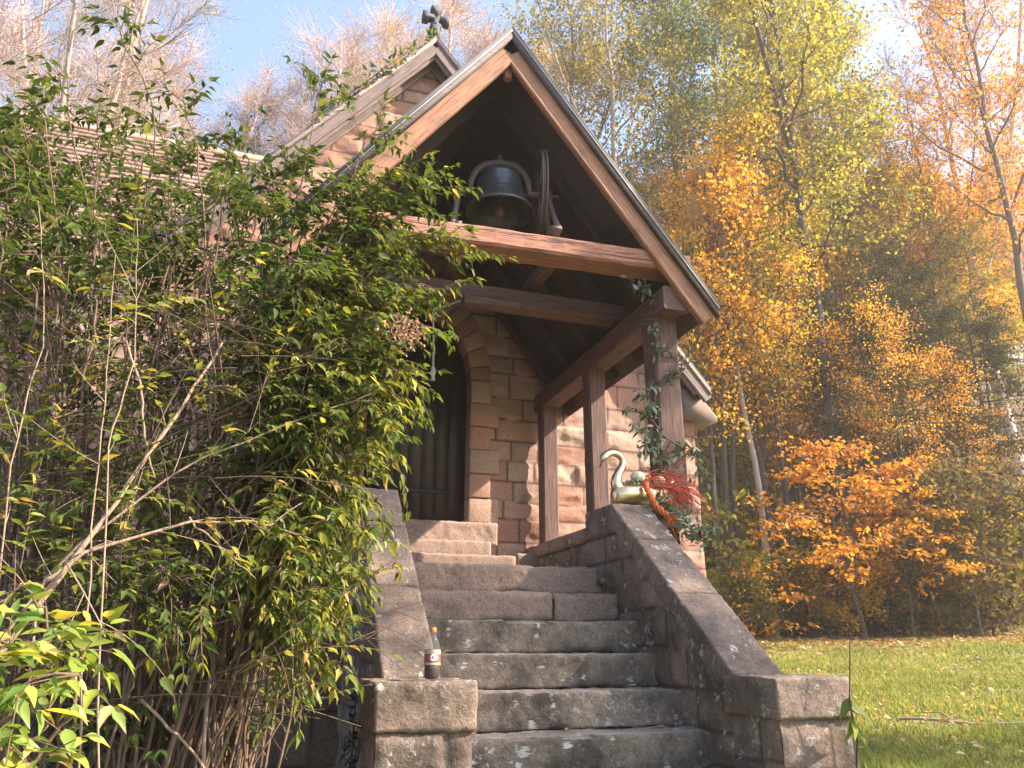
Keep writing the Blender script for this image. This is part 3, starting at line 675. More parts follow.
wh = obj('bell_wheel', *merge([tube(np.stack([np.full(41, wx+e), BY+.0+wr_*np.cos(a), 5.64+wr_*np.sin(a)], 1), .009, 6, False) for e in (-.02, .02)]+[tube(np.stack([np.full(41, wx), BY+(wr_-.02)*np.cos(a), 5.64+(wr_-.02)*np.sin(a)], 1), .013, 6, False)]), IRON, bell)
obj('wheel_spokes', *merge([tube([(wx, BY, 5.64), (wx, BY+wr_*cos(t), 5.64+wr_*sin(t))], .013, 6) for t in np.arange(6)*pi/3+.3]), IRON, wh)
V, F = tube([(BX, BY, 5.80), (BX, BY, 5.5)], .012, 8); V2, F2 = lathe([(0, .06), (.035, .05), (.05, 0), (.035, -.05), (0, -.06)], 14, (BX, BY, 5.46)); obj('clapper', *merge([(V, F), (V2, F2)]), IRON, bell)
bell.rotation_euler = (0, 0, radians(-13)); bell.scale = (1.02, 1.02, 1.02)
rp = [(wx, BY-.43, 5.6), (wx-.02, BY-.35, 5.2), (2.2, 6.28, 4.72), (2.0, 6.29, 4.70), (1.72, 6.3, 4.66)]
hp = P(433, 310, 6.55); hp2 = P(433, 372, 6.55)
rp2 = [(1.72, 6.3, 4.72), tuple(hp), tuple((hp+hp2)/2+np.array([.005, 0, 0])), tuple(hp2)]
V, F = merge([tube(rp2, .010, 8), lathe([(0, .05), (.018, .045), (.024, .0), (.016, -.05), (.022, -.08), (0, -.085)], 10, tuple(hp2))])
tag(obj('bell_rope', V, F, ROPE, smooth=True), 'grey knotted bell rope hanging in front of the dark arched door', 'rope')

# ------------------------------------------------------------------ gilded swan planter and what it holds
def tube_ell(pts, ra, rb, sides=20):        # tube with separate half-widths sideways and up
    V, F = tube(pts, 1.0, sides); V = V.reshape(len(pts), sides, 3); c = np.asarray(pts)[:, None, :]; d = V-c
    return V, F
SW = np.array([2.84, 5.50, 2.682])          # where the swan sits on the flat top of the parapet
ex = unit(np.array([.97, .22, 0])); ey = np.array([-ex[1], ex[0], 0]); ez = np.array([0, 0, 1.0])
def swp(a, b_, c): return SW+(ex*((a+.2)*1.35-.2)+ey*b_+ez*c)*1.3
swan = thing('swan_planter', SW, 'gold swan shaped planter sitting on the parapet top beside the post', 'planter')
st = [(-.155, .02, .07, .075), (-.14, .05, .066, .09), (-.10, .078, .06, .108), (-.04, .095, .05, .115), (.03, .10, .055, .115), (.10, .088, .06, .118), (.16, .06, .075, .13), (.205, .03, .10, .145), (.235, .008, .13, .155)]
Vb, Fb = [], []; sg = 22
for a, w, zc_lo, zt in st:
    for q in range(sg):
        t = 2*pi*q/sg; zt2 = zt*1.2; z = zt2/2+.004+sin(t)*(zt2/2)
        if a > .1: z += (a-.1)*.35
        Vb.append(swp(a, cos(t)*w, max(z, 0.0)))
n_ = len(st)
for i_ in range(n_-1):
    for q in range(sg): Fb.append([i_*sg+q, i_*sg+(q+1) % sg, (i_+1)*sg+(q+1) % sg, (i_+1)*sg+q])
Fb += [list(range(sg))[::-1], list(range((n_-1)*sg, n_*sg))]
neck = np.array([(-.09, 0, .07), (-.125, 0, .10), (-.135, 0, .15), (-.115, 0, .20), (-.09, 0, .245), (-.085, 0, .285), (-.105, 0, .315), (-.14, 0, .325), (-.175, 0, .312), (-.198, 0, .285), (-.205, 0, .262)])
nrad = [.050, .050, .042, .034, .029, .026, .026, .027, .031, .031, .017]
tt = np.linspace(0, 1, 40); ii = np.linspace(0, 1, len(neck))
nk = np.stack([np.interp(tt, ii, neck[:, q]) for q in range(3)], 1); ker = np.array([1, 2, 3, 2, 1])/9
for q in range(3): nk[2:-2, q] = np.convolve(nk[:, q], ker, 'valid')
nV, nF = tube(np.array([swp(*p_) for p_ in nk]), np.interp(tt, ii, nrad), 14)
obj('swan_body', *merge([(Vb, Fb), (nV, nF)]), GOLD, swan, smooth=True)
bk = [swp(-.200, 0, .268), swp(-.212, 0, .245), swp(-.222, 0, .215)]; obj('beak', *tube(bk, [.014, .010, .003], 10), IRON, swan, smooth=True)
def pumpkin(c, r, lab):
    V, F = [], []; m, n2 = 12, 30
    for i_ in range(m+1):
        ph = pi*i_/m
        for q in range(n2):
            t = 2*pi*q/n2; k = r*(1-.10*abs(cos(t*4)))*sin(ph); V.append((c[0]+k*cos(t), c[1]+k*sin(t), c[2]+r*.78*cos(ph)-.25*r*(sin(ph) < .3 and ph < 1)))
    for i_ in range(m):
        for q in range(n2): F.append([i_*n2+q, (i_+1)*n2+q, (i_+1)*n2+(q+1) % n2, i_*n2+(q+1) % n2])
    t = thing('white_pumpkin', c, lab, 'pumpkin', 'small white pumpkins in the swan planter'); obj('rind', V, F, PUMP, t, smooth=True)
    obj('stalk', *tube([(c[0], c[1], c[2]+r*.5), (c[0]+.004, c[1], c[2]+r*.95)], [.009, .006], 6), STRAW, t)
pumpkin(swp(-.02, -.03, .185), .060, 'larger white pumpkin tucked nearest the neck of the gold swan')
pumpkin(swp(.105, -.04, .18), .046, 'smaller white pumpkin tucked towards the tail of the gold swan')
rg = np.random.default_rng(11)
n = 700; pos = np.array([swp(*q) for q in zip(rg.uniform(-.07, .17, n), rg.normal(0, .04, n), rg.uniform(.11, .155, n))])
tag(obj('moss_bed', *leaves(pos, rg.normal(0, 1, (n, 3)), rg.normal(0, 1, (n, 3)), .035), MOSS), 'grey green moss bedding around the pumpkins in the swan', 'moss')
ls = []
for q in range(230):
    s0 = swp(.02+rg.uniform(-.06, .12), rg.normal(0, .03), .125); d = unit(ex*1.0+ey*rg.normal(-.12, .42)+ez*rg.normal(.15, .42)); L = rg.uniform(.18, .52)
    p1 = s0+d*L*.5+ez*.05+rg.normal(0, .03, 3); ls.append((bez(s0, p1, s0+d*L-ez*L*rg.uniform(.1, .6)+rg.normal(0, .02, 3), 7), [.0035, .0035, .003, .003, .003, .003, .002]))
V, F = tubes_np(ls, 4); tag(obj('red_raffia', V, F, RED), 'tuft of dark red raffia spraying from the back of the gold swan', 'raffia')
ls = []
for q in range(46):
    s0 = swp(.08+rg.uniform(-.04, .06), rg.normal(0, .03), .13); d = unit(ex*rg.uniform(.4, 1.0)+ey*rg.normal(-.05, .2)+ez*rg.uniform(.5, 1.0)); L = rg.uniform(.15, .27)
    ls.append((bez(s0, s0+d*L*.6, s0+d*L+rg.normal(0, .03, 3), 6), .0022))
V, F = tubes_np(ls, 3); hd = np.array([l[0][-1] for l in ls]); pos = np.repeat(hd, 9, 0)+rg.normal(0, .012, (len(ls)*9, 3))
ds = thing('dried_stem_bunch', swp(.09, 0, .13), 'bunch of brown dried seed stems rising behind the white pumpkins', 'dried stems')
obj('stems', V, F, STRAW, ds); V, F = leaves(pos, rg.normal(0, 1, pos.shape), rg.normal(0, 1, pos.shape), .016); obj('seed_heads', V, F, STRAW, ds)
ls = []
base = np.array([swp(-.03, -.105, .13), swp(-.03, -.14, .06), swp(-.02, -.18, -.02), swp(.0, -.23, -.075), swp(.012, -.27, -.12)])
for k_ in range(9):
    ph = k_*2*pi/9; tt = np.linspace(0, 1, 40); c_ = np.stack([np.interp(tt, np.linspace(0, 1, 5), base[:, q]) for q in range(3)], 1)
    c_ += np.stack([.020*np.sin(tt*40+ph), .014*np.cos(tt*40+ph), .014*np.sin(tt*33+ph*2)], 1); ls.append((c_, .0075))
for k_ in range(14):
    e0 = base[-1]+rg.normal(0, .012, 3); t = np.linspace(0, 2*pi, 10); r_ = rg.uniform(.02, .035); A_ = unit(rg.normal(0, 1, 3)); B_ = unit(np.cross(A_, rg.normal(0, 1, 3)))
    ls.append((e0+r_*(np.cos(t)[:, None]*A_+np.sin(t)[:, None]*B_), .0065))
V, F = merge([tube(p_, r_, 6, False) for p_, r_ in ls]); tag(obj('knitted_scarf', V, F, ORANGE, smooth=True), 'orange knitted yarn strip hanging from the swan over the coping', 'scarf')

# garland wound about the front post
def spray(lst_pts, n, size, spread, seed, tmpl='lance', droop=.35):
    rg = np.random.default_rng(seed); pts = np.asarray(lst_pts, float); seg = np.linalg.norm(np.diff(pts, axis=0), axis=1); cum = np.r_[0, np.cumsum(seg)]
    t = np.sort(rg.uniform(0, cum[-1], n)); pos = np.stack([np.interp(t, cum, pts[:, q]) for q in range(3)], 1)+rg.normal(0, spread*.35, (n, 3))
    ax = rg.normal(0, 1, (n, 3)); ax[:, 2] -= droop
    return leaves(pos, ax, rg.normal(0, .5, (n, 3))+[0, -.4, .6], rg.uniform(.45, 1.0, n)*size, tmpl)
g0 = (3.2, 5.6, 4.4)
gar = thing('leaf_garland', (3.3, 5.6, 2.7), 'grey green leafy garland wound down the front right porch post', 'garland')
px_, py_, hw_ = 3.3175, 5.70, .135
path = [(3.05, 5.52, 4.62), (3.18, 5.54, 4.60), (3.36, 5.54, 4.50), (3.22, 5.54, 4.42), (3.16, 5.53, 4.24), (3.17, 5.52, 4.10), (3.32, 5.54, 4.08), (3.46, 5.56, 4.06), (3.42, 5.54, 3.94), (3.26, 5.54, 3.82), (3.17, 5.54, 3.74), (3.15, 5.60, 3.55), (2.98, 5.55, 3.50), (3.10, 5.52, 3.42), (3.20, 5.53, 3.30), (3.36, 5.54, 3.22), (3.50, 5.58, 3.22), (3.30, 5.52, 3.12), (3.14, 5.5, 3.10), (3.12, 5.5, 2.95), (3.24, 5.52, 2.86), (3.5, 5.6, 2.92)]
wt = tube(np.array(path), .006, 5, False); obj('vine', *wt, STRAW, gar)
prts = [spray(path, 330, .10, .07, 5)]
for a_, e_, n_ in (((3.18, 5.54, 3.30), (2.92, 5.5, 3.14), 70), ((3.44, 5.56, 3.22), (3.62, 5.58, 2.98), 60), ((3.12, 5.5, 3.06), (2.88, 5.46, 3.38), 50), ((3.16, 5.52, 3.72), (2.92, 5.48, 3.62), 26), ((3.17, 5.52, 3.52), (2.80, 5.46, 3.50), 26), ((3.1, 5.5, 4.6), (2.9, 5.46, 4.66), 40)):
    prts.append(spray([a_, ((a_[0]+e_[0])/2, e_[1]-.03, (a_[2]+e_[2])/2+.04), e_], n_, .10, .07, n_))
obj('garland_leaves', *merge(prts), LF_GARL, gar)
tl = thing('leaf_garland', (3.1, 5.3, 2.6), 'trailing end of leafy garland spilling from under the swan down the coping', 'garland')
pth_ = [(2.95, 5.45, 2.74), (3.05, 5.35, 2.70), (3.08, 5.18, 2.56), (3.09, 5.02, 2.44), (3.12, 4.90, 2.36)]
obj('vine', *tube(pth_, .006, 5, False), STRAW, tl)
obj('garland_leaves', *merge([spray(pth_, 210, .105, .10, 8), spray([(3.08, 5.0, 2.44), (3.25, 4.95, 2.44)], 50, .1, .07, 9)]), LF_GARL, tl)

# ------------------------------------------------------------------ soda bottle on the left pier
b = NB('clear_plastic'); CLEAR = b.principled((.6, .58, .56), .12, None, Alpha=.07, IOR=1.3)
COLA = mat_simple('dark_root_beer', (.025, .009, .006), .12, 0, .1)
LABEL = mat_simple('brown_bottle_label', (.23, .10, .07), .4, 0, .25, 30, .0)
LABELTAN = mat_simple('tan_label_band', (.52, .36, .22), .4, 0, .2, 30, .0)
CAPM = mat_simple('orange_bottle_cap', (.75, .20, .04), .4, 0, .1)
WHITEM = mat_simple('white_label_print', (.82, .80, .78), .5, 0, .05)
REDP = mat_simple('dark_red_label_print', (.35, .02, .03), .5, 0, .05)
BC = np.array([.84, 3.66, PTOP+.004])
bot = thing('soda_bottle', BC, 'brown labelled root beer bottle with orange cap on the left pier', 'bottle')
R_ = .037
full = [(0, .004), (.02, 0), (.031, .004), (R_, .014), (R_, .06), (R_-.0012, .062), (R_-.0012, .128), (R_, .130), (R_, .135), (.0325, .15), (.027, .168), (.019, .184), (.0135, .196), (.0125, .208)]
obj('bottle_shell', *lathe(full, 32, BC), CLEAR, bot, smooth=True)
obj('drink', *lathe([(0, .006), (.019, .003), (.030, .007), (R_-.0015, .016), (R_-.0015, .058), (R_-.0025, .064), (R_-.0025, .128), (0, .128)], 32, BC), COLA, bot, smooth=True)
obj('cap', *lathe([(.0145, .205), (.0155, .207), (.0155, .222), (.014, .225), (0, .2255)], 28, BC), CAPM, bot)
lab_ = obj('label', *lathe([(R_-.0004, .060), (R_+.0004, .062), (R_+.0004, .128), (R_-.0004, .130)], 40, BC), LABEL, bot, smooth=True)
obj('label_band', *lathe([(R_+.0007, .110), (R_+.0008, .111), (R_+.0008, .1265), (R_+.0007, .127)], 40, BC), LABELTAN, lab_, smooth=True)
obj('label_band', *lathe([(R_+.0007, .064), (R_+.0008, .065), (R_+.0008, .072), (R_+.0007, .073)], 40, BC), LABELTAN, lab_, smooth=True)
face = atan2(-BC[1], -BC[0]) + .22                  # the label looks towards the foot of the stairs, turned a little
def on_label(x, z, lift): a_ = face+x/R_; return (BC[0]+(R_+lift)*cos(a_), BC[1]+(R_+lift)*sin(a_), BC[2]+z)
def oval(rx, rz, zc, lift, tilt=.25):
    V = [on_label(0, zc, lift)]; F = []; rings, sg = 5, 36
    for r_ in range(1, rings+1):
        for q in range(sg):
            t = 2*pi*q/sg; x, z = rx*r_/rings*cos(t), rz*r_/rings*sin(t); V.append(on_label(x*cos(tilt)-z*sin(tilt), zc+x*sin(tilt)+z*cos(tilt), lift))
    for q in range(sg): F.append([0, 1+q, 1+(q+1) % sg])
    for r_ in range(rings-1):
        for q in range(sg): a_, b_ = 1+r_*sg+q, 1+r_*sg+(q+1) % sg; F.append([a_, a_+sg, b_+sg, b_])
    return V, F
obj('logo_ring', *oval(.0245, .0165, .096, .0012), REDP, lab_); obj('logo_oval', *oval(.0225, .0145, .096, .0018), WHITEM, lab_)
fc = bpy.data.curves.new('lettering', 'FONT'); fc.body = 'A&W'; fc.size = .021; fc.align_x = 'CENTER'; fc.align_y = 'CENTER'; fc.resolution_u = 3; fc.offset = .0006
fo = bpy.data.objects.new('lettering', fc); COL.objects.link(fo); bpy.context.view_layer.update()
dm = bpy.data.meshes.new_from_object(fo.evaluated_get(bpy.context.evaluated_depsgraph_get()))
tv = np.array([v.co[:] for v in dm.vertices]); tf = [list(p_.vertices) for p_ in dm.polygons]; bpy.data.objects.remove(fo)
ct, s_t = cos(.25), sin(.25)
obj('lettering', [on_label(x*ct-y*s_t, .096+x*s_t+y*ct, .0020) for x, y, z in tv], tf, REDP, lab_)

# ------------------------------------------------------------------ leaves lying on the steps
def dead_leaf(p, size, ang, label, mat=LF_DEAD, curl=.5):
    m = OVATE[0].copy(); m[:, 2] += curl*m[:, 0]**2*2.2+curl*.5*(m[:, 1]-.5)**2; ca, sa = cos(ang), sin(ang)
    V = [(p[0]+size*(x*ca-(y-.5)*sa), p[1]+size*(x*sa+(y-.5)*ca), p[2]+size*z+.012) for x, y, z in m]
    o = obj('dead_leaf', V, OVATE_F, mat); tag(o, label, 'leaf', 'dead leaves on the steps'); return o
for (xx, n_, dy, sz, an, lb) in ((2.34, 0, .12, .11, 1.3, 'curled grey brown dead leaf lying at the right of the lowest visible step'), (2.20, 0, .14, .06, .2, 'small orange dead leaf on the lowest visible step beside the curled one'),
                               (1.80, 0, .2, .07, 2.4, 'flat dark dead leaf in the middle of the lowest visible step'), (1.20, 2, .10, .09, 1.8, 'orange brown dead leaf on the step beside the bottle'),
                               (1.12, 2, .2, .07, .9, 'dark curled dead leaf at the back of the step beside the bottle'), (1.22, 0, .1, .07, 2.0, 'small reddish dead leaf by the left pier on the lowest visible step')):
    dead_leaf((xx, 4.2+.28*n_+dy, 1.165+.207*n_), sz, an, lb)

# ------------------------------------------------------------------ leafy sprout beside the right pier
g = P(853, 760, 4.16); g[2] = float(ground_z(g[0], g[1])); tip = P(850, 640, 4.2)
spt = thing('sapling', g, 'thin leafy sapling standing beside the right stone pier', 'sapling')
sp = np.array([g, g*.7+tip*.3+[.018, 0, 0], g*.45+tip*.55+[-.02, 0, 0], tip]); tt = np.linspace(0, 1, 14); sp = np.stack([np.interp(tt, np.linspace(0, 1, 4), sp[:, q]) for q in range(3)], 1)
obj('stem', *tube(sp, np.linspace(.007, .003, 14), 6), BK_DARK, spt)
lp, la = [], []
for t, d, sz in ((.56, (-.5, -.2, -.7), .16), (.60, (.7, .1, -.1), .15), (.66, (.55, -.3, -.6), .17), (.70, (-.4, .2, -.8), .15), (.48, (.3, -.3, -.8), .12), (.52, (-.3, -.4, -.6), .12), (.42, (.6, 0, -.4), .10)):
    p_ = np.array([np.interp(t, tt, sp[:, q]) for q in range(3)]); lp.append(p_); la.append(np.array(d))
obj('leaf_cluster', *leaves(np.array(lp), np.array(la), np.array([(.3, -.9, .1), (-.2, -.7, .7), (.5, -.8, .3), (-.4, -.9, .2), (.2, -.9, .5), (0, -1, .2), (.3, -.5, .8)]), np.array([.14, .13, .15, .12, .10, .10, .08]), 'ovate'), LF_BUSH, spt)
# fallen stick on the lawn
a_, b_ = hit(900, 723), hit(1060, 731)
st = [a_+(b_-a_)*t+np.array([0, 0, .03+.012*sin(t*9)]) for t in np.linspace(0, 1, 14)]
tag(obj('fallen_branch', *merge([tube(st, np.linspace(.010, .018, 14), 7), tube([st[5], st[5]+np.array([.10, .25, .06]), st[5]+np.array([.1, .5, .04])], [.008, .006, .003], 5)]), BK_PALE), 'pale fallen branch lying on the lawn', 'branch')

# ------------------------------------------------------------------ shrubs on the left
class Shrub:
    def __init__(s, seed, hang=.6): s.hang = hang; s.rg = np.random.default_rng(seed); s.st = []; s.tw = []; s.lp = []; s.la = []; s.ln = []; s.ls = []
    def leaf(s, p, ax, size, up=(0, 0, 1)):
        s.lp.append(p); s.la.append(ax); s.ln.append(np.asarray(up)+s.rg.normal(0, .35, 3)); s.ls.append(size*s.rg.choice([.6, .8, 1.0, 1.15, 1.35]))
    def twig(s, p0, d, L, size, dens=.038, r=.0022, droop=.35, bare=0.0, curl=.12):
        rg = s.rg; d = unit(d); n = 7; e = p0+d*L-np.array([0, 0, droop*L*.5])+rg.normal(0, curl*L, 3); pts = bez(p0, p0+d*L*.55, e, n)
        s.tw.append((pts, np.linspace(r, r*.45, n)))
        if rg.random() < bare: return pts
        m = max(2, int(L/dens)); ts = np.linspace(.18, 1, m)
        side = unit(np.cross(d, [0, 0, 1.0])+1e-3)
        for t in ts:
            i_ = min(int(t*(n-1)), n-2); f = t*(n-1)-i_; p = pts[i_]*(1-f)+pts[i_+1]*f; td = unit(pts[i_+1]-pts[i_])
            for sg_ in (-1, 1):
                if rg.random() < .12: continue
                s.leaf(p+rg.normal(0, .006, 3), td*.55+side*sg_*rg.uniform(.5, 1.0)+np.array([0, 0, -rg.uniform(.1, s.hang)]), size*rg.uniform(.65, 1.15)*(1-.25*t))
        s.leaf(pts[-1], td+np.array([0, 0, -.3]), size*.8)
        return pts
    def arch(s, b, t, lift, r0, ntw, twL, size, t0=.4, r1=.0025, wob=.04, bare=0.0, dens=.038):
        rg = s.rg; b = np.asarray(b, float); t = np.asarray(t, float)
        c = b*.55+t*.45; c[:2] += rg.normal(0, .16, 2); c[2] = max(b[2], t[2])+lift; n = 18; pts = bez(b, c, t, n)
        w = np.cumsum(rg.normal(0, wob*.35, (n, 3)), 0); w -= np.linspace(0, 1, n)[:, None]*w[-1]; pts = pts+w
        s.st.append((pts, np.linspace(r0, r1, n)**1.0))
        for q in range(ntw):
            u = t0+(1-t0)*(q+rg.random())/ntw; i_ = min(int(u*(n-1)), n-2); p = pts[i_]+(pts[i_+1]-pts[i_])*(u*(n-1)-i_); td = unit(pts[i_+1]-pts[i_])
            rd = rg.normal(0, 1, 3); rd = unit(rd-td*(rd@td)); s.twig(p, td*.7+rd*rg.uniform(.5, 1.0)+np.array([0, 0, .12]), twL*rg.uniform(.5, 1.25), size, dens, bare=bare)
        s.twig(pts[-2], pts[-1]-pts[-2], twL*.6, size*.9, dens)
        return pts
    def build(s, name, base, label, leafmat, stemmat, cat='shrub', group=None, tmpl='ovate'):
        t = thing(name, base, label, cat, group)
        if s.st: obj('stems', *merge([tube(p, r, 7, False) for p, r in s.st]), stemmat, t, smooth=True)
        if s.tw: V, F = tubes_np(s.tw, 4); obj('twigs', V, F, stemmat, t)
        if s.lp: obj('foliage', *leaves(np.array(s.lp), np.array(s.la), np.array(s.ln), np.array(s.ls), tmpl), leafmat, t)
        return t
def base_pt(px, f): return G(px, f)-np.array([0, 0, .05])
# the big arching shrub: boughs towards the porch and the steps, then a broad rounded crown
S = Shrub(21, .8); rg = S.rg
tips = [(455, 190, 3.2, 7), (470, 238, 3.3, 8), (492, 262, 3.4, 7), (488, 292, 3.3, 9), (455, 300, 3.2, 9), (480, 335, 3.2, 8), (430, 325, 3.1, 9), (468, 385, 3.2, 9), (440, 360, 3.1, 10), (455, 420, 3.2, 9), (420, 400, 3.0, 10), (448, 455, 3.2, 9), (425, 440, 3.1, 10), (430, 505, 3.2, 9), (400, 470, 3.0, 10), (385, 430, 2.9, 10), (415, 535, 3.2, 8), (385, 520, 3.1, 10), (360, 490, 2.9, 10), (395, 575, 3.2, 6), (350, 560, 3.1, 10), (330, 600, 3.1, 10), (375, 610, 3.2, 7), (310, 560, 3.0, 10), (300, 640, 3.1, 9), (285, 600, 3.0, 9), (305, 690, 3.1, 6), (270, 570, 2.9, 8),
        (400, 225, 3.3, 9), (430, 262, 3.3, 9), (385, 285, 3.1, 9), (360, 340, 3.0, 9), (395, 345, 3.0, 9), (350, 395, 2.9, 9), (375, 375, 2.95, 9), (330, 440, 2.9, 8), (345, 290, 3.0, 9), (400, 300, 3.2, 9), (410, 250, 3.3, 8)]
for px, py, f, nt_ in tips:
    bx = rg.uniform(90, 235); S.arch(base_pt(bx, rg.uniform(3.0, 3.7)), P(px-(22 if py < 290 else 48)*min(1, max(0, (px-290)/60)), py, f), .35+.25*rg.random()+(.25 if py > 480 else 0), rg.uniform(.006, .011), nt_+13, .20, .058, .42, dens=.026)
main_n = len(S.lp)
b0 = base_pt(160, 3.35)
S.build('arching_shrub', b0, 'large arching green shrub with slender brown stems hiding the left half of the porch', LF_BUSH, ST_BROWN)
fh = P(404, 331, 3.0); rgf = np.random.default_rng(4); root = [o for o in COL.objects if o.name == 'arching_shrub'][0]
n = 260; fp = fh+np.stack([rgf.normal(0, .038, n), rgf.normal(0, .03, n), rgf.normal(0, .036, n)], 1)
FLH = mat_leaf('dried_pink_flower', [(0, (.30, .15, .11)), (1, (.48, .28, .22))], .3)
obj('dried_flower_head', *leaves(fp, rgf.normal(0, 1, (n, 3)), rgf.normal(0, 1, (n, 3)), .018), FLH, root)
# broad crown of the second shrub behind, left
S = Shrub(33); rg = S.rg
for q in range(104):
    px, py = rg.uniform(-160, 380), 0
    top = np.interp(px, [-160, 0, 60, 110, 160, 250, 330, 380], [70, 95, 105, 130, 150, 178, 200, 240])
    py = top+8+abs(rg.normal(0, 1))*115; f = rg.uniform(2.7, 4.2)
    S.arch(base_pt(np.clip(px*.5+50+rg.normal(0, 70), -200, 250), rg.uniform(3.0, 3.9)), P(px, py, f), .15+.25*rg.random(), rg.uniform(.004, .008), 12, .22, .064, .42, wob=.09, dens=.032)
for px, py, f in ((255, 195, 3.3), (280, 185, 3.4), (300, 205, 3.4), (325, 175, 3.4), (350, 165, 3.4), (330, 215, 3.3), (365, 195, 3.4), (385, 175, 3.4), (395, 205, 3.3), (350, 225, 3.3), (150, 105, 3.3), (90, 95, 3.2), (30, 85, 3.1), (180, 150, 3.4), (225, 150, 3.4), (265, 165, 3.4), (285, 140, 3.5), (345, 185, 3.4), (310, 190, 3.3), (200, 125, 3.4), (112, 2, 3.0), (165, 70, 3.1), (325, 62, 3.3), (300, 150, 3.4), (236, 120, 3.5), (385, 110, 3.4), (365, 165, 3.3), (60, 60, 2.9), (420, 175, 3.3)):
    S.arch(base_pt(px*.5+60, 3.4), P(px, py+18, f), -.05, .006, 9, .18, .062, .78)
S.build('tall_leafy_shrub', base_pt(60, 3.5), 'tall dense shrub with drooping dark green leaves in front of the brown roof', LF_BUSHDK, ST_BROWN)
# twiggy tangle of the lower left
S = Shrub(44); rg = S.rg
for q in range(480):
    px, py, f = rg.uniform(-120, 270), rg.uniform(330, 720), rg.uniform(2.7, 3.9)
    kx = 1-.6*sstep(120, 300, px); p0 = P(px, py, f); d = RGT*rg.normal(.3, .8)+np.array([0, 0, rg.uniform(-.05, 1.0)])+FH*rg.normal(0, .3)
    pts = S.twig(p0, d, kx*rg.uniform(.35, 1.1), .058, .05, rg.uniform(.0016, .0034), .2, .82, .14)
    if rg.random() < .75:
        for k_ in range(3):
            i_ = rg.integers(2, 6); S.twig(pts[i_], unit(d)+rg.normal(0, .7, 3), rg.uniform(.12, .4), .05, .05, .0016, .2, .88, .1)
for q in range(24):
    bx = rg.uniform(20, 235); f0 = rg.uniform(3.05, 3.75); b_ = base_pt(bx, f0)
    S.st.append((bez(b_, b_+np.array([rg.normal(0, .08), rg.normal(0, .08), .55]), P(bx+rg.normal((bx-140)*.9, 55), rg.uniform(330, 520), f0+rg.normal(-.1, .2)), 10), np.linspace(rg.uniform(.008, .017), .003, 10)))
S.build('twiggy_shrub', base_pt(150, 3.3), 'tangle of bare brown stems and fine twigs beneath the leafy crown', LF_BUSHYL, ST_BROWN)
# long pale boughs crossing in front
S = Shrub(55); rg = S.rg
def bough(pix, r0, r1, nl):
    pts = np.array([P(*q) for q in pix]); tt = np.linspace(0, 1, 16); pp = np.stack([np.interp(tt, np.linspace(0, 1, len(pts)), pts[:, q]) for q in range(3)], 1)
    pp += np.cumsum(rg.normal(0, .004, (16, 3)), 0); S.st.append((pp, np.linspace(r0, r1, 16)))
    for q in range(nl):
        i_ = rg.integers(3, 15); S.twig(pp[i_], unit(pp[i_]-pp[i_-1])+rg.normal(0, .6, 3), rg.uniform(.1, .3), .062, .055, .002, .3, .35)
bough([(-60, 730, 2.4), (72, 555, 2.55), (120, 500, 2.65), (181, 410, 2.8), (215, 350, 2.9)], .010, .005, 8)
bough([(-40, 690, 2.5), (75, 552, 2.6), (190, 470, 2.75), (330, 413, 2.95), (380, 395, 3.0)], .006, .002, 8)
bough([(40, 580, 2.4), (80, 552, 2.45), (190, 518, 2.6), (245, 517, 2.7), (270, 520, 2.75), (302, 497, 2.8)], .007, .002, 7)
bough([(190, 518, 2.6), (215, 535, 2.62), (262, 568, 2.65)], .004, .0015, 2)
bough([(25, 745, 2.3), (28, 600, 2.4), (60, 560, 2.4), (95, 640, 2.4)], .004, .002, 4)
bough([(128, 338, 2.7), (146, 378, 2.7), (150, 420, 2.7), (159, 470, 2.7)], .005, .003, 2)
bough([(200, 775, 3.0), (210, 640, 3.05), (222, 560, 3.1)], .008, .006, 0)
bough([(140, 700, 2.9), (180, 745, 2.9), (215, 790, 2.9)], .006, .004, 0)
for q in range(3):
    px = rg.uniform(-40, 120); bough([(px-rg.uniform(0, 40), 790, 2.45), (px, rg.uniform(420, 560), 2.5), (px+rg.normal(15, 25), rg.uniform(300, 380), 2.6), (px+rg.normal(50, 30), rg.uniform(180, 280), 2.7)], .0035, .0015, 4)
S.build('pale_branched_shrub', base_pt(-20, 2.5), 'loose shrub with long pale boughs crossing the lower left tangle', LF_BUSHYL, ST_PALE)
S = Shrub(57, 1.3); rg = S.rg
for px, py, f, k_ in ((330, 520, 2.9, 9), (370, 545, 2.95, 9), (300, 560, 2.85, 9), (345, 580, 2.9, 9), (270, 590, 2.8, 8), (315, 610, 2.9, 9), (290, 640, 2.9, 8), (340, 640, 2.95, 6), (305, 680, 2.95, 6), (255, 575, 2.8, 7), (360, 500, 2.9, 8), (375, 455, 3.0, 8), (385, 430, 3.0, 8), (400, 405, 3.1, 8), (400, 375, 3.05, 7), (310, 650, 2.95, 6), (330, 665, 3.0, 5), (322, 610, 3.1, 9), (350, 600, 3.1, 8)):
    S.arch(base_pt(200+rg.normal(0, 25), 3.2), P(px, py, f), .55+.2*rg.random(), .006, k_+7, .13, .064, .62, dens=.03)
S.build('drooping_shrub', base_pt(200, 3.2), 'bright yellow green boughs drooping over the left parapet coping', LF_BRIGHT, ST_BROWN)
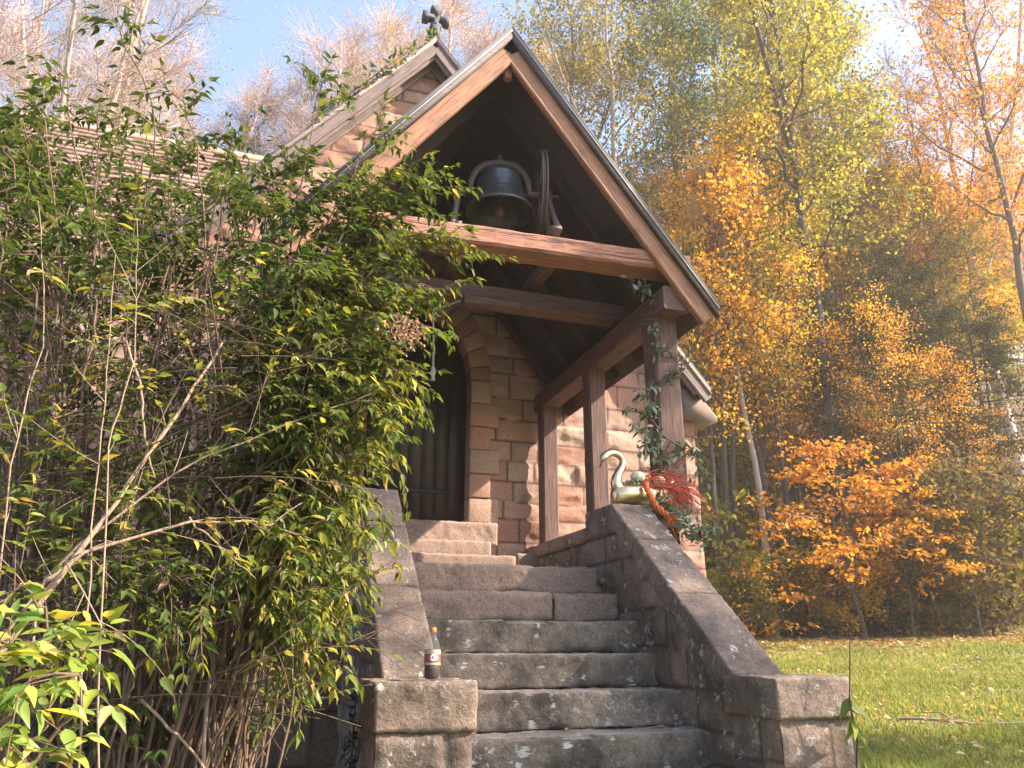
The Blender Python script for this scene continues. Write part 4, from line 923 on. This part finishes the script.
# near yellow-green leaves at the bottom left
S = Shrub(66); rg = S.rg
for px, py, f in ((10, 640, 1.9), (40, 655, 1.95), (70, 680, 2.0), (15, 690, 1.85), (45, 720, 1.9), (10, 740, 1.8), (60, 640, 2.1), (90, 655, 2.1), (0, 610, 2.0), (35, 765, 1.85), (-20, 665, 1.8)):
    S.arch(G(px*.4-60, 1.9), P(px, py, f), .12, .006, 4, .16, .082, .55, dens=.05)
S.build('yellowing_shrub', G(-60, 1.9), 'low plant with large pale yellow green leaves nearest the bottom left corner', LF_BUSHYL, ST_BROWN)
S = Shrub(67); rg = S.rg
for q in range(12):
    px, py, f = rg.uniform(80, 180), rg.uniform(560, 640), rg.uniform(2.6, 2.9); S.arch(base_pt(120+rg.normal(0, 25), 3.0), P(px, py, f), .12, .006, 5, .2, .058, .5)
for q in range(26):
    px, py, f = rg.uniform(10, 330), rg.uniform(380, 620), rg.uniform(2.6, 3.2); S.arch(base_pt(140+rg.normal(0, 50), 3.2), P(px, py, f), .2, .004, 8, .16, .056, .55, wob=.1, dens=.03)
S.build('middle_leafy_shrub', base_pt(120, 3.0), 'mid green leafy sprays hanging before the brown stems', LF_BUSH, ST_BROWN)
S = Shrub(68); rg = S.rg
for q in range(13):
    px, py, f = rg.uniform(205, 282), rg.uniform(665, 735), rg.uniform(3.3, 3.7); S.arch(base_pt(245+rg.normal(0, 12), 3.6), P(px, py, f), .10, .005, 4, .16, .058, .4)
S.build('seedling_shrub', base_pt(245, 3.6), 'young deep green plant low against the shaded foundation wall', LF_BUSH, ST_BROWN)
S = Shrub(69); rg = S.rg
for q in range(10):
    px, py, f = rg.uniform(60, 160), rg.uniform(700, 760), rg.uniform(2.8, 3.2); S.arch(base_pt(100+rg.normal(0, 30), 3.2), P(px, py, f), .08, .005, 4, .16, .06, .4)
S.build('seedling_shrub', base_pt(100, 3.2), 'low dark leafy seedlings at the foot of the brown stems', LF_BUSHDK, ST_BROWN)
# ivy on the ground beneath and up the wall
rg = np.random.default_rng(70); n = 2600
pos = np.array([G(a, f) for a, f in zip(rg.uniform(-160, 330, n), rg.uniform(2.9, 4.6, n))])+np.c_[np.zeros(n), np.zeros(n), rg.uniform(.0, .10, n)]
tag(obj('ivy_ground_cover', *leaves(pos, rg.normal(0, 1, (n, 3)), rg.normal(0, .4, (n, 3))+[0, 0, 1], rg.uniform(.05, .085, n), 'ovate'), LF_IVY), kind='stuff')
n = 90; pos = np.stack([np.full(n, .625), 4.6+rg.normal(0, .10, n), rg.uniform(.95, 1.45, n)], 1)
iv = thing('climbing_ivy', (.62, 4.6, .95), 'dark ivy strand climbing the shaded left face of the stair wall', 'ivy')
obj('vine', *tube([(.63, 4.6, .95), (.635, 4.63, 1.2), (.63, 4.58, 1.45)], .005, 5), ST_BROWN, iv)
obj('foliage', *leaves(pos, rg.normal(0, 1, (n, 3)), rg.normal(0, .3, (n, 3))+[-1, 0, 0], .055, 'ovate'), LF_IVY, iv)
# creeper on the gable edge
rg = np.random.default_rng(71); t = rg.uniform(0, 1, 150); pos = np.stack([CX-.02-t*1.5, np.full(150, 8.36), MAPZ+.03-t*1.5*SL], 1)+rg.normal(0, .05, (150, 3))
cv = thing('climbing_ivy', (CX, 8.36, MAPZ), 'pale green creeper trailing along the gable edge below the cross', 'ivy')
obj('vine', *tube([(CX-.02, 8.36, MAPZ+.03), (CX-.7, 8.36, MAPZ-.8), (CX-1.5, 8.36, MAPZ+.03-1.5*SL)], .006, 5), ST_BROWN, cv)
obj('foliage', *leaves(pos, rg.normal(0, 1, (150, 3)), rg.normal(0, .4, (150, 3))+[-.5, -1, .3], .10, 'ovate'), LF_BUSH, cv)

# ------------------------------------------------------------------ trees
def grow(seed, H, r0, cb, spread, nl, nsub, ntw, up=.6, lean=.02, twig_r=.010, fork=0.0, leaf_n=0, leaf_sd=.25, twl=.9, layered=False, top=.97, taper=.18, bend=.03, lower=0.0):
    rg = np.random.default_rng(seed); wood = []; fine = []; lp = []
    n = 16; t = np.linspace(0, 1, n); w = np.cumsum(rg.normal(0, bend*H/n*1.2, (n, 2)), 0)
    tr = np.stack([w[:, 0]+lean*H*t**1.5, w[:, 1], H*t], 1); rad = r0*(1-(1-taper)*t)
    rad[0] *= 1.35; wood.append((tr, rad, 10))
    axes = [(tr, rad)]
    if fork > 0:
        i_ = int(fork*(n-1)); a = rg.uniform(0, 2*pi); L = H*(1-fork)*.95
        e = tr[i_]+np.array([cos(a)*L*.30, sin(a)*L*.30, L]); p = bez(tr[i_], tr[i_]+np.array([cos(a)*L*.18, sin(a)*L*.18, L*.4]), e, 12); rr_ = np.linspace(rad[i_]*.75, rad[-1], 12); wood.append((p, rr_, 8)); axes.append((p, rr_))
    for q in range(nl):
        axp, axr = axes[q % len(axes)]; h = cb+(top-cb)*((q+rg.random())/nl)**.9
        z = h*H; zz = axp[:, 2]
        if z < zz[0]: axp, axr = axes[0]; zz = axp[:, 2]
        p0 = np.array([np.interp(z, zz, axp[:, c_]) for c_ in range(3)]); rb = np.interp(z, zz, axr)
        rel = (h-cb)/(top-cb+1e-6); L = spread*(1-rel*.72 if layered else (.55+.9*rel*(1-rel)*1.6)*(1-.35*rel))*rg.uniform(.65, 1.2)
        a = q*2.4+rg.normal(0, .5); el = up*(.4+.8*rel)+rg.normal(0, .12)
        d = np.array([cos(a)*cos(el), sin(a)*cos(el), sin(el)]); bendv = np.array([0, 0, L*(.22 if not layered else -.10)])
        pts = bez(p0, p0+d*L*.5, p0+d*L+bendv, 8)+np.r_[np.zeros((1, 3)), rg.normal(0, L*.02, (7, 3))]
        wood.append((pts, np.linspace(min(rb*.55, .02+L*.018), .012, 8), 6))
        for s_ in range(nsub):
            u = .25+.75*(s_+rg.random())/nsub; i_ = min(int(u*7), 6); p1 = pts[i_]+(pts[i_+1]-pts[i_])*(u*7-i_); td = unit(pts[i_+1]-pts[i_])
            rd = rg.normal(0, 1, 3); rd[2] *= (.35 if layered else .8); rd = unit(rd); d2 = unit(td*.8+rd*.8+np.array([0, 0, .15 if not layered else 0])); L2 = L*rg.uniform(.25, .48)*(1.1-.5*u)
            p2 = bez(p1, p1+d2*L2*.5, p1+d2*L2+np.array([0, 0, .1*L2]), 5); fine.append((p2, np.linspace(.010+.004*L2, twig_r*.8, 5)))
            for w_ in range(ntw):
                u2 = .2+.8*rg.random(); i2 = min(int(u2*4), 3); p3 = p2[i2]+(p2[i2+1]-p2[i2])*(u2*4-i2); rd = rg.normal(0, 1, 3); rd[2] *= (.3 if layered else .9)
                d3 = unit(unit(p2[i2+1]-p2[i2])*.7+unit(rd)*.8+np.array([0, 0, .2 if not layered else -.05])); L3 = twl*rg.uniform(.4, 1.1); e3 = p3+d3*L3
                fine.append((np.array([p3, (p3+e3)/2+rg.normal(0, .04, 3), e3]), np.array([twig_r*.8, twig_r*.6, twig_r*.35])))
                if leaf_n:
                    k_ = rg.poisson(leaf_n); tt_ = rg.uniform(.15, 1.1, k_)[:, None]; sp_ = rg.normal(0, leaf_sd, (k_, 3)); sp_[:, 2] *= (.3 if layered else .75); lp.append(p3+(e3-p3)*tt_+sp_)
    return wood, fine, (np.concatenate(lp) if lp else np.zeros((0, 3))), rg
class Kind:
    pass
def tree_kind(seed, leaf_size, thin_fine=1.0, flat=.6, **kw):
    wood, fine, lp, rg = grow(seed, **kw); K = Kind(); K.H = kw['H']
    V, F = merge([tube(p, r, s_, False) for p, r, s_ in wood]); V2, F2 = tubes_np(fine, 3)
    Vt, Ft = merge([(V, F), (V2, F2)]); K.trunk = mesh_from('trunk', Vt, Ft, BK_GREY, smooth=True)
    K.crown = None
    if len(lp):
        n = len(lp); ax = rg.normal(0, 1, (n, 3)); ax[:, 2] -= .5; nr = rg.normal(0, .6, (n, 3))+[0, 0, flat]
        V, F = leaves(lp, ax, nr, leaf_size*rg.uniform(.6, 1.25, n)); K.crown = mesh_from('crown', V, F, LF_OLIVE); K.n = n
    return K
TREES = {}
def plant(K, name, loc, H, leaf, bark, label, cat='tree', group=None, rot=0.0, wide=1.0):
    t = thing(name, loc, label, cat, group); s = H/K.H; t.scale = (s*wide, s*wide, s); t.rotation_euler = (0, 0, rot)
    a = link('trunk', K.trunk, t); a.material_slots[0].link = 'OBJECT'; a.material_slots[0].material = bark
    if K.crown and leaf:
        c = link('crown', K.crown, t); c.material_slots[0].link = 'OBJECT'; c.material_slots[0].material = leaf
    return t
tallA = tree_kind(101, .17, H=30, r0=.25, cb=.38, spread=5.2, nl=30, nsub=7, ntw=6, up=.75, leaf_n=15, leaf_sd=.36, fork=.55, twl=1.1)
tallB = tree_kind(102, .17, H=28, r0=.24, cb=.32, spread=4.6, nl=30, nsub=7, ntw=6, up=.85, leaf_n=14, leaf_sd=.38, twl=1.1, bend=.04)
thinC = tree_kind(103, .16, H=26, r0=.20, cb=.42, spread=4.8, nl=24, nsub=7, ntw=5, up=.8, leaf_n=8, leaf_sd=.34, twl=1.2, fork=.6, bend=.05)
mapleA = tree_kind(111, .17, H=13, r0=.14, cb=.30, spread=4.0, nl=32, nsub=7, ntw=6, up=.35, leaf_n=10, leaf_sd=.24, twl=.8, layered=True, bend=.04)
mapleB = tree_kind(112, .17, H=15, r0=.15, cb=.34, spread=4.2, nl=34, nsub=7, ntw=6, up=.5, leaf_n=10, leaf_sd=.28, twl=.8, bend=.05)
mapleS = tree_kind(113, .16, H=6, r0=.05, cb=.22, spread=3.3, nl=16, nsub=6, ntw=5, up=.12, leaf_n=7, leaf_sd=.15, twl=.55, layered=True, bend=.06)
hemA = tree_kind(121, .14, H=14, r0=.17, cb=.08, spread=3.9, nl=52, nsub=8, ntw=6, up=.02, leaf_n=7, leaf_sd=.15, twl=.7, layered=True, bend=.01)
bareA = tree_kind(131, .08, H=24, r0=.26, cb=.28, spread=6.0, nl=24, nsub=10, ntw=15, up=.75, leaf_n=3.0, leaf_sd=.4, twl=1.6, fork=.35, twig_r=.012, bend=.04)
bareB = tree_kind(132, .08, H=22, r0=.18, cb=.30, spread=4.4, nl=22, nsub=9, ntw=14, up=.95, leaf_n=3.0, leaf_sd=.4, twl=1.5, fork=.4, twig_r=.012, bend=.03)
airyA = tree_kind(161, .15, H=18, r0=.10, cb=.40, spread=3.7, nl=34, nsub=6, ntw=5, up=.25, leaf_n=7, leaf_sd=.32, twl=.9, layered=True, bend=.04)
airyB = tree_kind(162, .15, H=18, r0=.11, cb=.44, spread=3.5, nl=30, nsub=6, ntw=5, up=.45, leaf_n=7, leaf_sd=.36, twl=1.0, bend=.05, fork=.5)
poleA = tree_kind(141, .16, H=15, r0=.11, cb=.52, spread=2.2, nl=14, nsub=5, ntw=4, up=.6, leaf_n=7, leaf_sd=.22, twl=.7, bend=.05)
under = [tree_kind(150+q, .115, H=2.6, r0=.025, cb=.05, spread=1.5, nl=22, nsub=5, ntw=5, up=.6, leaf_n=7, leaf_sd=.13, twl=.4, bend=.12, taper=.3) for q in range(3)]
rt = random.Random(5)
def put(K, name, px, f, H, leaf, bark, label, group=None, wide=1.0, cat='tree'):
    return plant(K, name, G(px, f), H, leaf, bark, label, cat, group, rt.uniform(0, 6.28), wide)
# right of the chapel
put(tallA, 'tall_tree', 862, 25.8, 32, LF_OLIVE, BK_DARK, 'tallest thick trunked tree rising in the middle of the wood right of the porch')
put(tallB, 'tall_tree', 835, 31, 27, LF_OLIVE, BK_DARK, 'straight dark trunked tree close behind the tallest thick trunk')
put(tallB, 'tall_tree', 700, 33, 33, LF_GREEN, BK_GREY, 'tall green leaved tree straight above the right porch eave')
put(thinC, 'tall_tree', 640, 30, 31, LF_OLIVE, BK_PALE, 'tall leaning tree with pale forked trunk beside the gable peak')
put(tallA, 'tall_tree', 770, 38, 34, LF_GREEN, BK_GREY, 'tall yellow green tree filling the sky between porch roof and thick trunk')
put(tallB, 'tall_tree', 915, 38, 33, LF_OLIVE, BK_GREY, 'tall olive leaved tree above the dark hemlocks')
put(thinC, 'tall_tree', 880, 33, 29, LF_GREEN, BK_GREY, 'slim tall tree with thin green foliage right of the thick trunk')
put(thinC, 'tall_tree', 590, 34, 33, LF_OLIVE, BK_GREY, 'tall sparse olive tree directly behind the bell porch peak')
put(tallA, 'tall_tree', 530, 38, 31, LF_GOLD, BK_GREY, 'tall golden tree seen just above the bell porch ridge')
put(thinC, 'tall_tree', 1125, 27, 27, LF_RUST, BK_GREY, 'pale branched tall tree with thin rusty leaves at the right edge')
put(bareB, 'bare_tree', 945, 46, 25, LF_GOLD, BK_DARK, 'dark bare forked tree against pale sky above the hemlocks')
put(bareA, 'bare_tree', 1060, 34, 27, LF_PINK, BK_PINK, 'pinkish bare crowned tree leaning in from the right edge')
put(airyA, 'maple_tree', 735, 26.5, 15, LF_ORANGE, BK_GREY, 'bright orange maple beside the right porch eave')
put(airyA, 'maple_tree', 775, 31, 18, LF_ORANGE, BK_GREY, 'broad orange maple between the porch eave and the thick trunk')
put(airyB, 'maple_tree', 700, 33, 19, LF_RUST, BK_GREY, 'reddish orange maple right behind the porch roof slope')
put(mapleA, 'maple_tree', 860, 34, 15, LF_GOLD, BK_GREY, 'golden maple showing behind the dark hemlock')
put(mapleA, 'maple_tree', 990, 36, 17, LF_ORANGE, BK_GREY, 'orange maple high behind the hemlocks near the right edge')
put(mapleB, 'maple_tree', 660, 30, 14, LF_GOLD, BK_PALE, 'golden maple mostly hidden behind the porch post')
put(mapleS, 'young_maple', 868, 22, 5.6, LF_RUST, BK_DARK, 'small orange maple with level sprays overhanging the far lawn edge', None, 1.3)
put(mapleS, 'young_maple', 915, 22.5, 4.6, LF_RUST, BK_DARK, 'lowest rusty maple sapling beside the small orange maple')
put(hemA, 'hemlock_tree', 892, 26, 12.5, LF_HEM, BK_DARK, 'dark hemlock nearest the thick trunk')
put(hemA, 'hemlock_tree', 958, 29, 13.5, LF_HEM, BK_DARK, 'taller dark hemlock standing between two others')
put(hemA, 'hemlock_tree', 1030, 27, 11, LF_HEM, BK_DARK, 'dark hemlock cut by the right picture edge')
put(airyA, 'maple_tree', 935, 33, 15, LF_UNDER, BK_DARK, 'olive maple filling the gap between the hemlock tops')
put(airyB, 'maple_tree', 1005, 31, 16, LF_UNDER, BK_DARK, 'dull olive tree behind the hemlocks near the right edge')
put(mapleA, 'maple_tree', 820, 37, 16, LF_ORANGE, BK_DARK, 'orange maple directly behind the tallest thick trunk')
for q, (px, f, H, lf, lb) in enumerate(((708, 27, 16, LF_ORANGE, 'airy bright orange tree right against the porch eave'), (760, 28, 19, LF_ORANGE, 'airy orange tree with a thin dark trunk left of the thick trunk'), (790, 33, 20, LF_RUST, 'tall airy deep orange tree just left of the thick trunk'),
        (815, 29, 15, LF_ORANGE, 'airy orange tree with level sprays in front of the thick trunk'), (850, 36, 21, LF_OLIVE, 'airy olive tree above the dark hemlock'), (890, 40, 22, LF_RUST, 'tall airy rusty tree far behind the dark hemlocks'), (965, 37, 21, LF_OLIVE, 'tall airy olive tree above the taller hemlock'), (1015, 33, 20, LF_RUST, 'airy rusty tree above the edge hemlock'), (655, 36, 20, LF_ORANGE, 'airy orange tree glimpsed just right of the porch ridge slope'), (935, 25, 10.5, LF_ORANGE, 'airy orange tree standing in front of the taller hemlock'), (1003, 25.5, 9.5, LF_RUST, 'airy rusty tree in front of the edge hemlock'), (780, 26, 13, LF_ORANGE, 'airy orange tree over the thin trunks left of the small orange maple'), (722, 30, 19, LF_RUST, 'airy deep orange tree rising above the porch eave'), (875, 27, 10, LF_ORANGE, 'short airy orange tree with its sprays among the hemlock boughs'))):
    put((airyA, airyB)[q % 2], 'airy_tree', px, f, H, lf, BK_DARK, lb)
put(airyA, 'airy_tree', 1035, 30, 14, LF_UNDER, BK_DARK, 'airy olive tree closing the gap at the right edge above the edge hemlock')
put(airyB, 'airy_tree', 985, 42, 18, LF_ORANGE, BK_DARK, 'airy orange tree on the slope between the taller and the edge hemlock')
put(mapleA, 'maple_tree', 1020, 38, 13, LF_OLIVE, BK_DARK, 'low olive maple on the slope behind the edge hemlock')
for q in range(11):
    put((airyA, mapleS, airyB)[q % 3], 'understory_tree', 700+q*15+rt.uniform(-6, 6), rt.uniform(28, 38), rt.uniform(7, 10), [LF_GOLD, LF_OLIVE, LF_ORANGE, LF_UNDER][q % 4], BK_DARK, 'small autumn tree glimpsed between the thin trunks right of the chapel wall', 'small understory trees between the thin trunks')
put(under[0], 'twiggy_bush', 985, 22.6, 4.2, LF_BROWN, BK_GREY, 'brown twiggy bush in front of the hemlocks at the lawn edge', cat='bush', wide=1.1)
poles = [(708, 24.5), (717, 27), (729, 24.6), (738, 29), (751, 25), (764, 28), (779, 25.5), (797, 29), (812, 27), (845, 30), (745, 33), (722, 32), (872, 30), (690, 28), (790, 36), (768, 38), (905, 31), (940, 32), (742, 24.8), (773, 24.8), (803, 25.2), (818, 33), (735, 35), (756, 31), (970, 33), (1000, 35)]
for q, (px, f) in enumerate(poles):
    put(poleA, 'slender_tree', px, f, rt.uniform(12, 17), [LF_ORANGE, LF_GOLD, LF_OLIVE][q % 3], [BK_DARK, BK_GREY, BK_DARK, BK_PALE][q % 4], 'slender pole trunked tree among the thin trunks right of the chapel wall', 'thin forest trunks right of the chapel')
wall_ = [(mapleA, LF_RUST), (mapleB, LF_ORANGE), (mapleA, LF_ORANGE), (mapleB, LF_OLIVE), (mapleB, LF_GOLD)]
for q in range(22):
    K, lf = wall_[q % 5]; px = 560+q*27+rt.uniform(-10, 10); put(K, 'background_tree', px, rt.uniform(40, 62), rt.uniform(13, 19), lf, BK_GREY, 'autumn coloured tree on the wooded slope far behind the lawn', 'autumn trees on the far slope', 1.15)
us = ['spreading olive bush at the lawn edge below the thin trunks', 'low yellow bush at the lawn edge nearest the chapel corner', 'dense olive bush under the bright orange maple', 'golden bush at the foot of the tallest trunk', 'dark olive bush beneath the small orange maple', 'yellow green bush right of the small orange maple', 'brown green bush below the dark hemlock', 'bright yellow bush at the lawn edge before the hemlocks', 'olive bush close to the right edge behind the lawn', 'yellow bush cut by the right picture edge']
for q, lb in enumerate(us):
    px = [748, 722, 775, 812, 845, 930, 895, 962, 995, 1030][q]; put(under[q % 3], 'lawn_edge_bush', px, 23.6+(q*7 % 4)*.45, [2.0, 1.7, 2.2, 2.2, 2.3, 2.8, 2.4, 2.2, 3.2, 2.8][q], [LF_UNDER, LF_GOLD, LF_UNDER][q % 3] if q not in (5, 7) else LF_OLIVE, BK_DARK, lb, cat='bush', wide=1.25)
for q in range(16):
    put(under[q % 3], 'undergrowth_bush', 700+q*24+rt.uniform(-8, 8), rt.uniform(25.5, 29), rt.uniform(1.8, 3.0), [LF_UNDER, LF_OLIVE, LF_UNDER, LF_ORANGE][q % 4], BK_DARK, 'shadowed undergrowth bush among the trunks behind the lawn edge', 'undergrowth bushes among the trunks', cat='bush', wide=1.3)
# left of and behind the chapel
put(bareA, 'bare_tree', -30, 22, 23, LF_PINK, BK_PALE, 'big bare tree with thick pale limbs in the top left corner')
put(bareA, 'bare_tree', 70, 30, 24, LF_PINK, BK_PINK, 'pinkish bare tree above the left end of the brown roof')
put(bareB, 'bare_tree', 175, 37, 21, LF_PINK, BK_PINK, 'shorter bare tree at the left of the open blue sky')
put(bareB, 'bare_tree', 262, 31, 25, LF_PINK, BK_GREY, 'upright bare tree right of the open blue sky')
put(bareB, 'bare_tree', 322, 34, 28, LF_PINK, BK_PINK, 'upright twiggy bare tree left of the stone cross')
put(bareA, 'bare_tree', 395, 36, 29, LF_PINK, BK_PINK, 'spreading bare tree behind the stone cross')
put(bareB, 'bare_tree', 460, 33, 30, LF_GOLD, BK_PINK, 'tall bare tree between stone cross and bell porch peak')
put(bareA, 'bare_tree', 20, 25, 26, LF_PINK, BK_PINK, 'pinkish bare tree just right of the thick pale limbs at top left')
put(bareA, 'bare_tree', -90, 28, 27, LF_PINK, BK_PALE, 'pale bare tree cut by the left picture edge')
put(bareB, 'bare_tree', 292, 27, 25, LF_PINK, BK_PINK, 'nearest upright bare tree above the left gable slope')
put(bareB, 'bare_tree', 432, 29, 29, LF_PINK, BK_PINK, 'slim bare tree rising right behind the stone cross')
put(mapleB, 'maple_tree', 105, 27, 12.5, LF_ORANGE, BK_GREY, 'orange maple peeping over the brown shingled roof')
put(mapleA, 'maple_tree', 280, 34, 13, LF_GOLD, BK_GREY, 'golden maple low behind the brown roof ridge')
# trees outside on the sunny side that shade the steps
plant(mapleB, 'shade_tree', (13.0, .1, 1.1), 12.2, LF_GOLD, BK_GREY, 'golden tree on the lawn to the right of the steps', 'tree', None, .7, .75)

# ------------------------------------------------------------------ grass and fallen leaves
rg = np.random.default_rng(90)
def lawn_pts(n, f0, f1, pw):
    f = f0*(f1/f0)**(rg.random(n)**pw); a = rg.uniform(600, 1120, n); d = FH[None]+RGT[None]*((a-512)/814)[:, None]; p = d*f[:, None]
    return np.stack([p[:, 0], p[:, 1], ground_z(p[:, 0], p[:, 1])], 1), f
p, f = lawn_pts(150000, 3.9, 25, .85); m = ~((p[:, 0] < 3.12) & (p[:, 1] > 3.4)); m &= ~((p[:, 0] < 5.62) & (p[:, 1] > 8.6)); p, f = p[m], f[m]
cl = fbm(np.c_[p[:, 0]*.9, p[:, 1]*.9, 0*f], 3, 12); m = rg.random(len(p)) < .72+.7*cl; p, f, cl = p[m], f[m], cl[m]; n = len(p); h = (1+.8*cl)*rg.uniform(.03, .075, n)*(1+f*.012); d = np.stack([rg.normal(0, .5, n), rg.normal(0, .5, n), np.ones(n)], 1)*h[:, None]; s_ = rg.normal(0, 1, (n, 3)); s_[:, 2] = 0; s_ = unit(s_)*(.003+.0009*f)[:, None]
V = np.stack([p-s_, p+s_, p+d], 1).reshape(-1, 3); F = np.arange(n*3).reshape(-1, 3)
tag(obj('grass', V, F, GRASSM), kind='stuff')
def litter(name, n, f0, f1, pw, size, a0=600, a1=1120):
    f = f0+(f1-f0)*rg.random(n)**pw; a = rg.uniform(a0, a1, n); d = FH[None]+RGT[None]*((a-512)/814)[:, None]; p = d*f[:, None]
    m = ~((p[:, 0] < 3.2) & (p[:, 1] > 3.3)) & ~((p[:, 0] < 5.62) & (p[:, 1] > 8.5)); p = p[m]; k = len(p)
    P3 = np.stack([p[:, 0], p[:, 1], ground_z(p[:, 0], p[:, 1])+rg.uniform(.03, .06, k)], 1)
    V, F = leaves(P3, rg.normal(0, 1, (k, 3))*[1, 1, .25], rg.normal(0, .35, (k, 3))+[0, 0, 1], rg.uniform(.6, 1.2, k)*size); tag(obj(name, V, F, LF_DEAD), kind='stuff')
litter('fallen_leaves', 3800, 4.5, 23, .75, .065)
litter('leaf_litter', 9000, 17.5, 26, .55, .13)

# ------------------------------------------------------------------ haze in the air
hb = NB('morning_haze'); hv = hb.n('ShaderNodeVolumePrincipled'); hv.inputs['Color'].default_value = (1, .92, .80, 1); hv.inputs['Density'].default_value = .0015; hv.inputs['Anisotropy'].default_value = .3
hb.t.links.new(hv.outputs[0], hb.out.inputs['Volume'])
tag(obj('haze', *box(-75, 105, -12, 105, -1, 52), hb.m), kind='stuff')
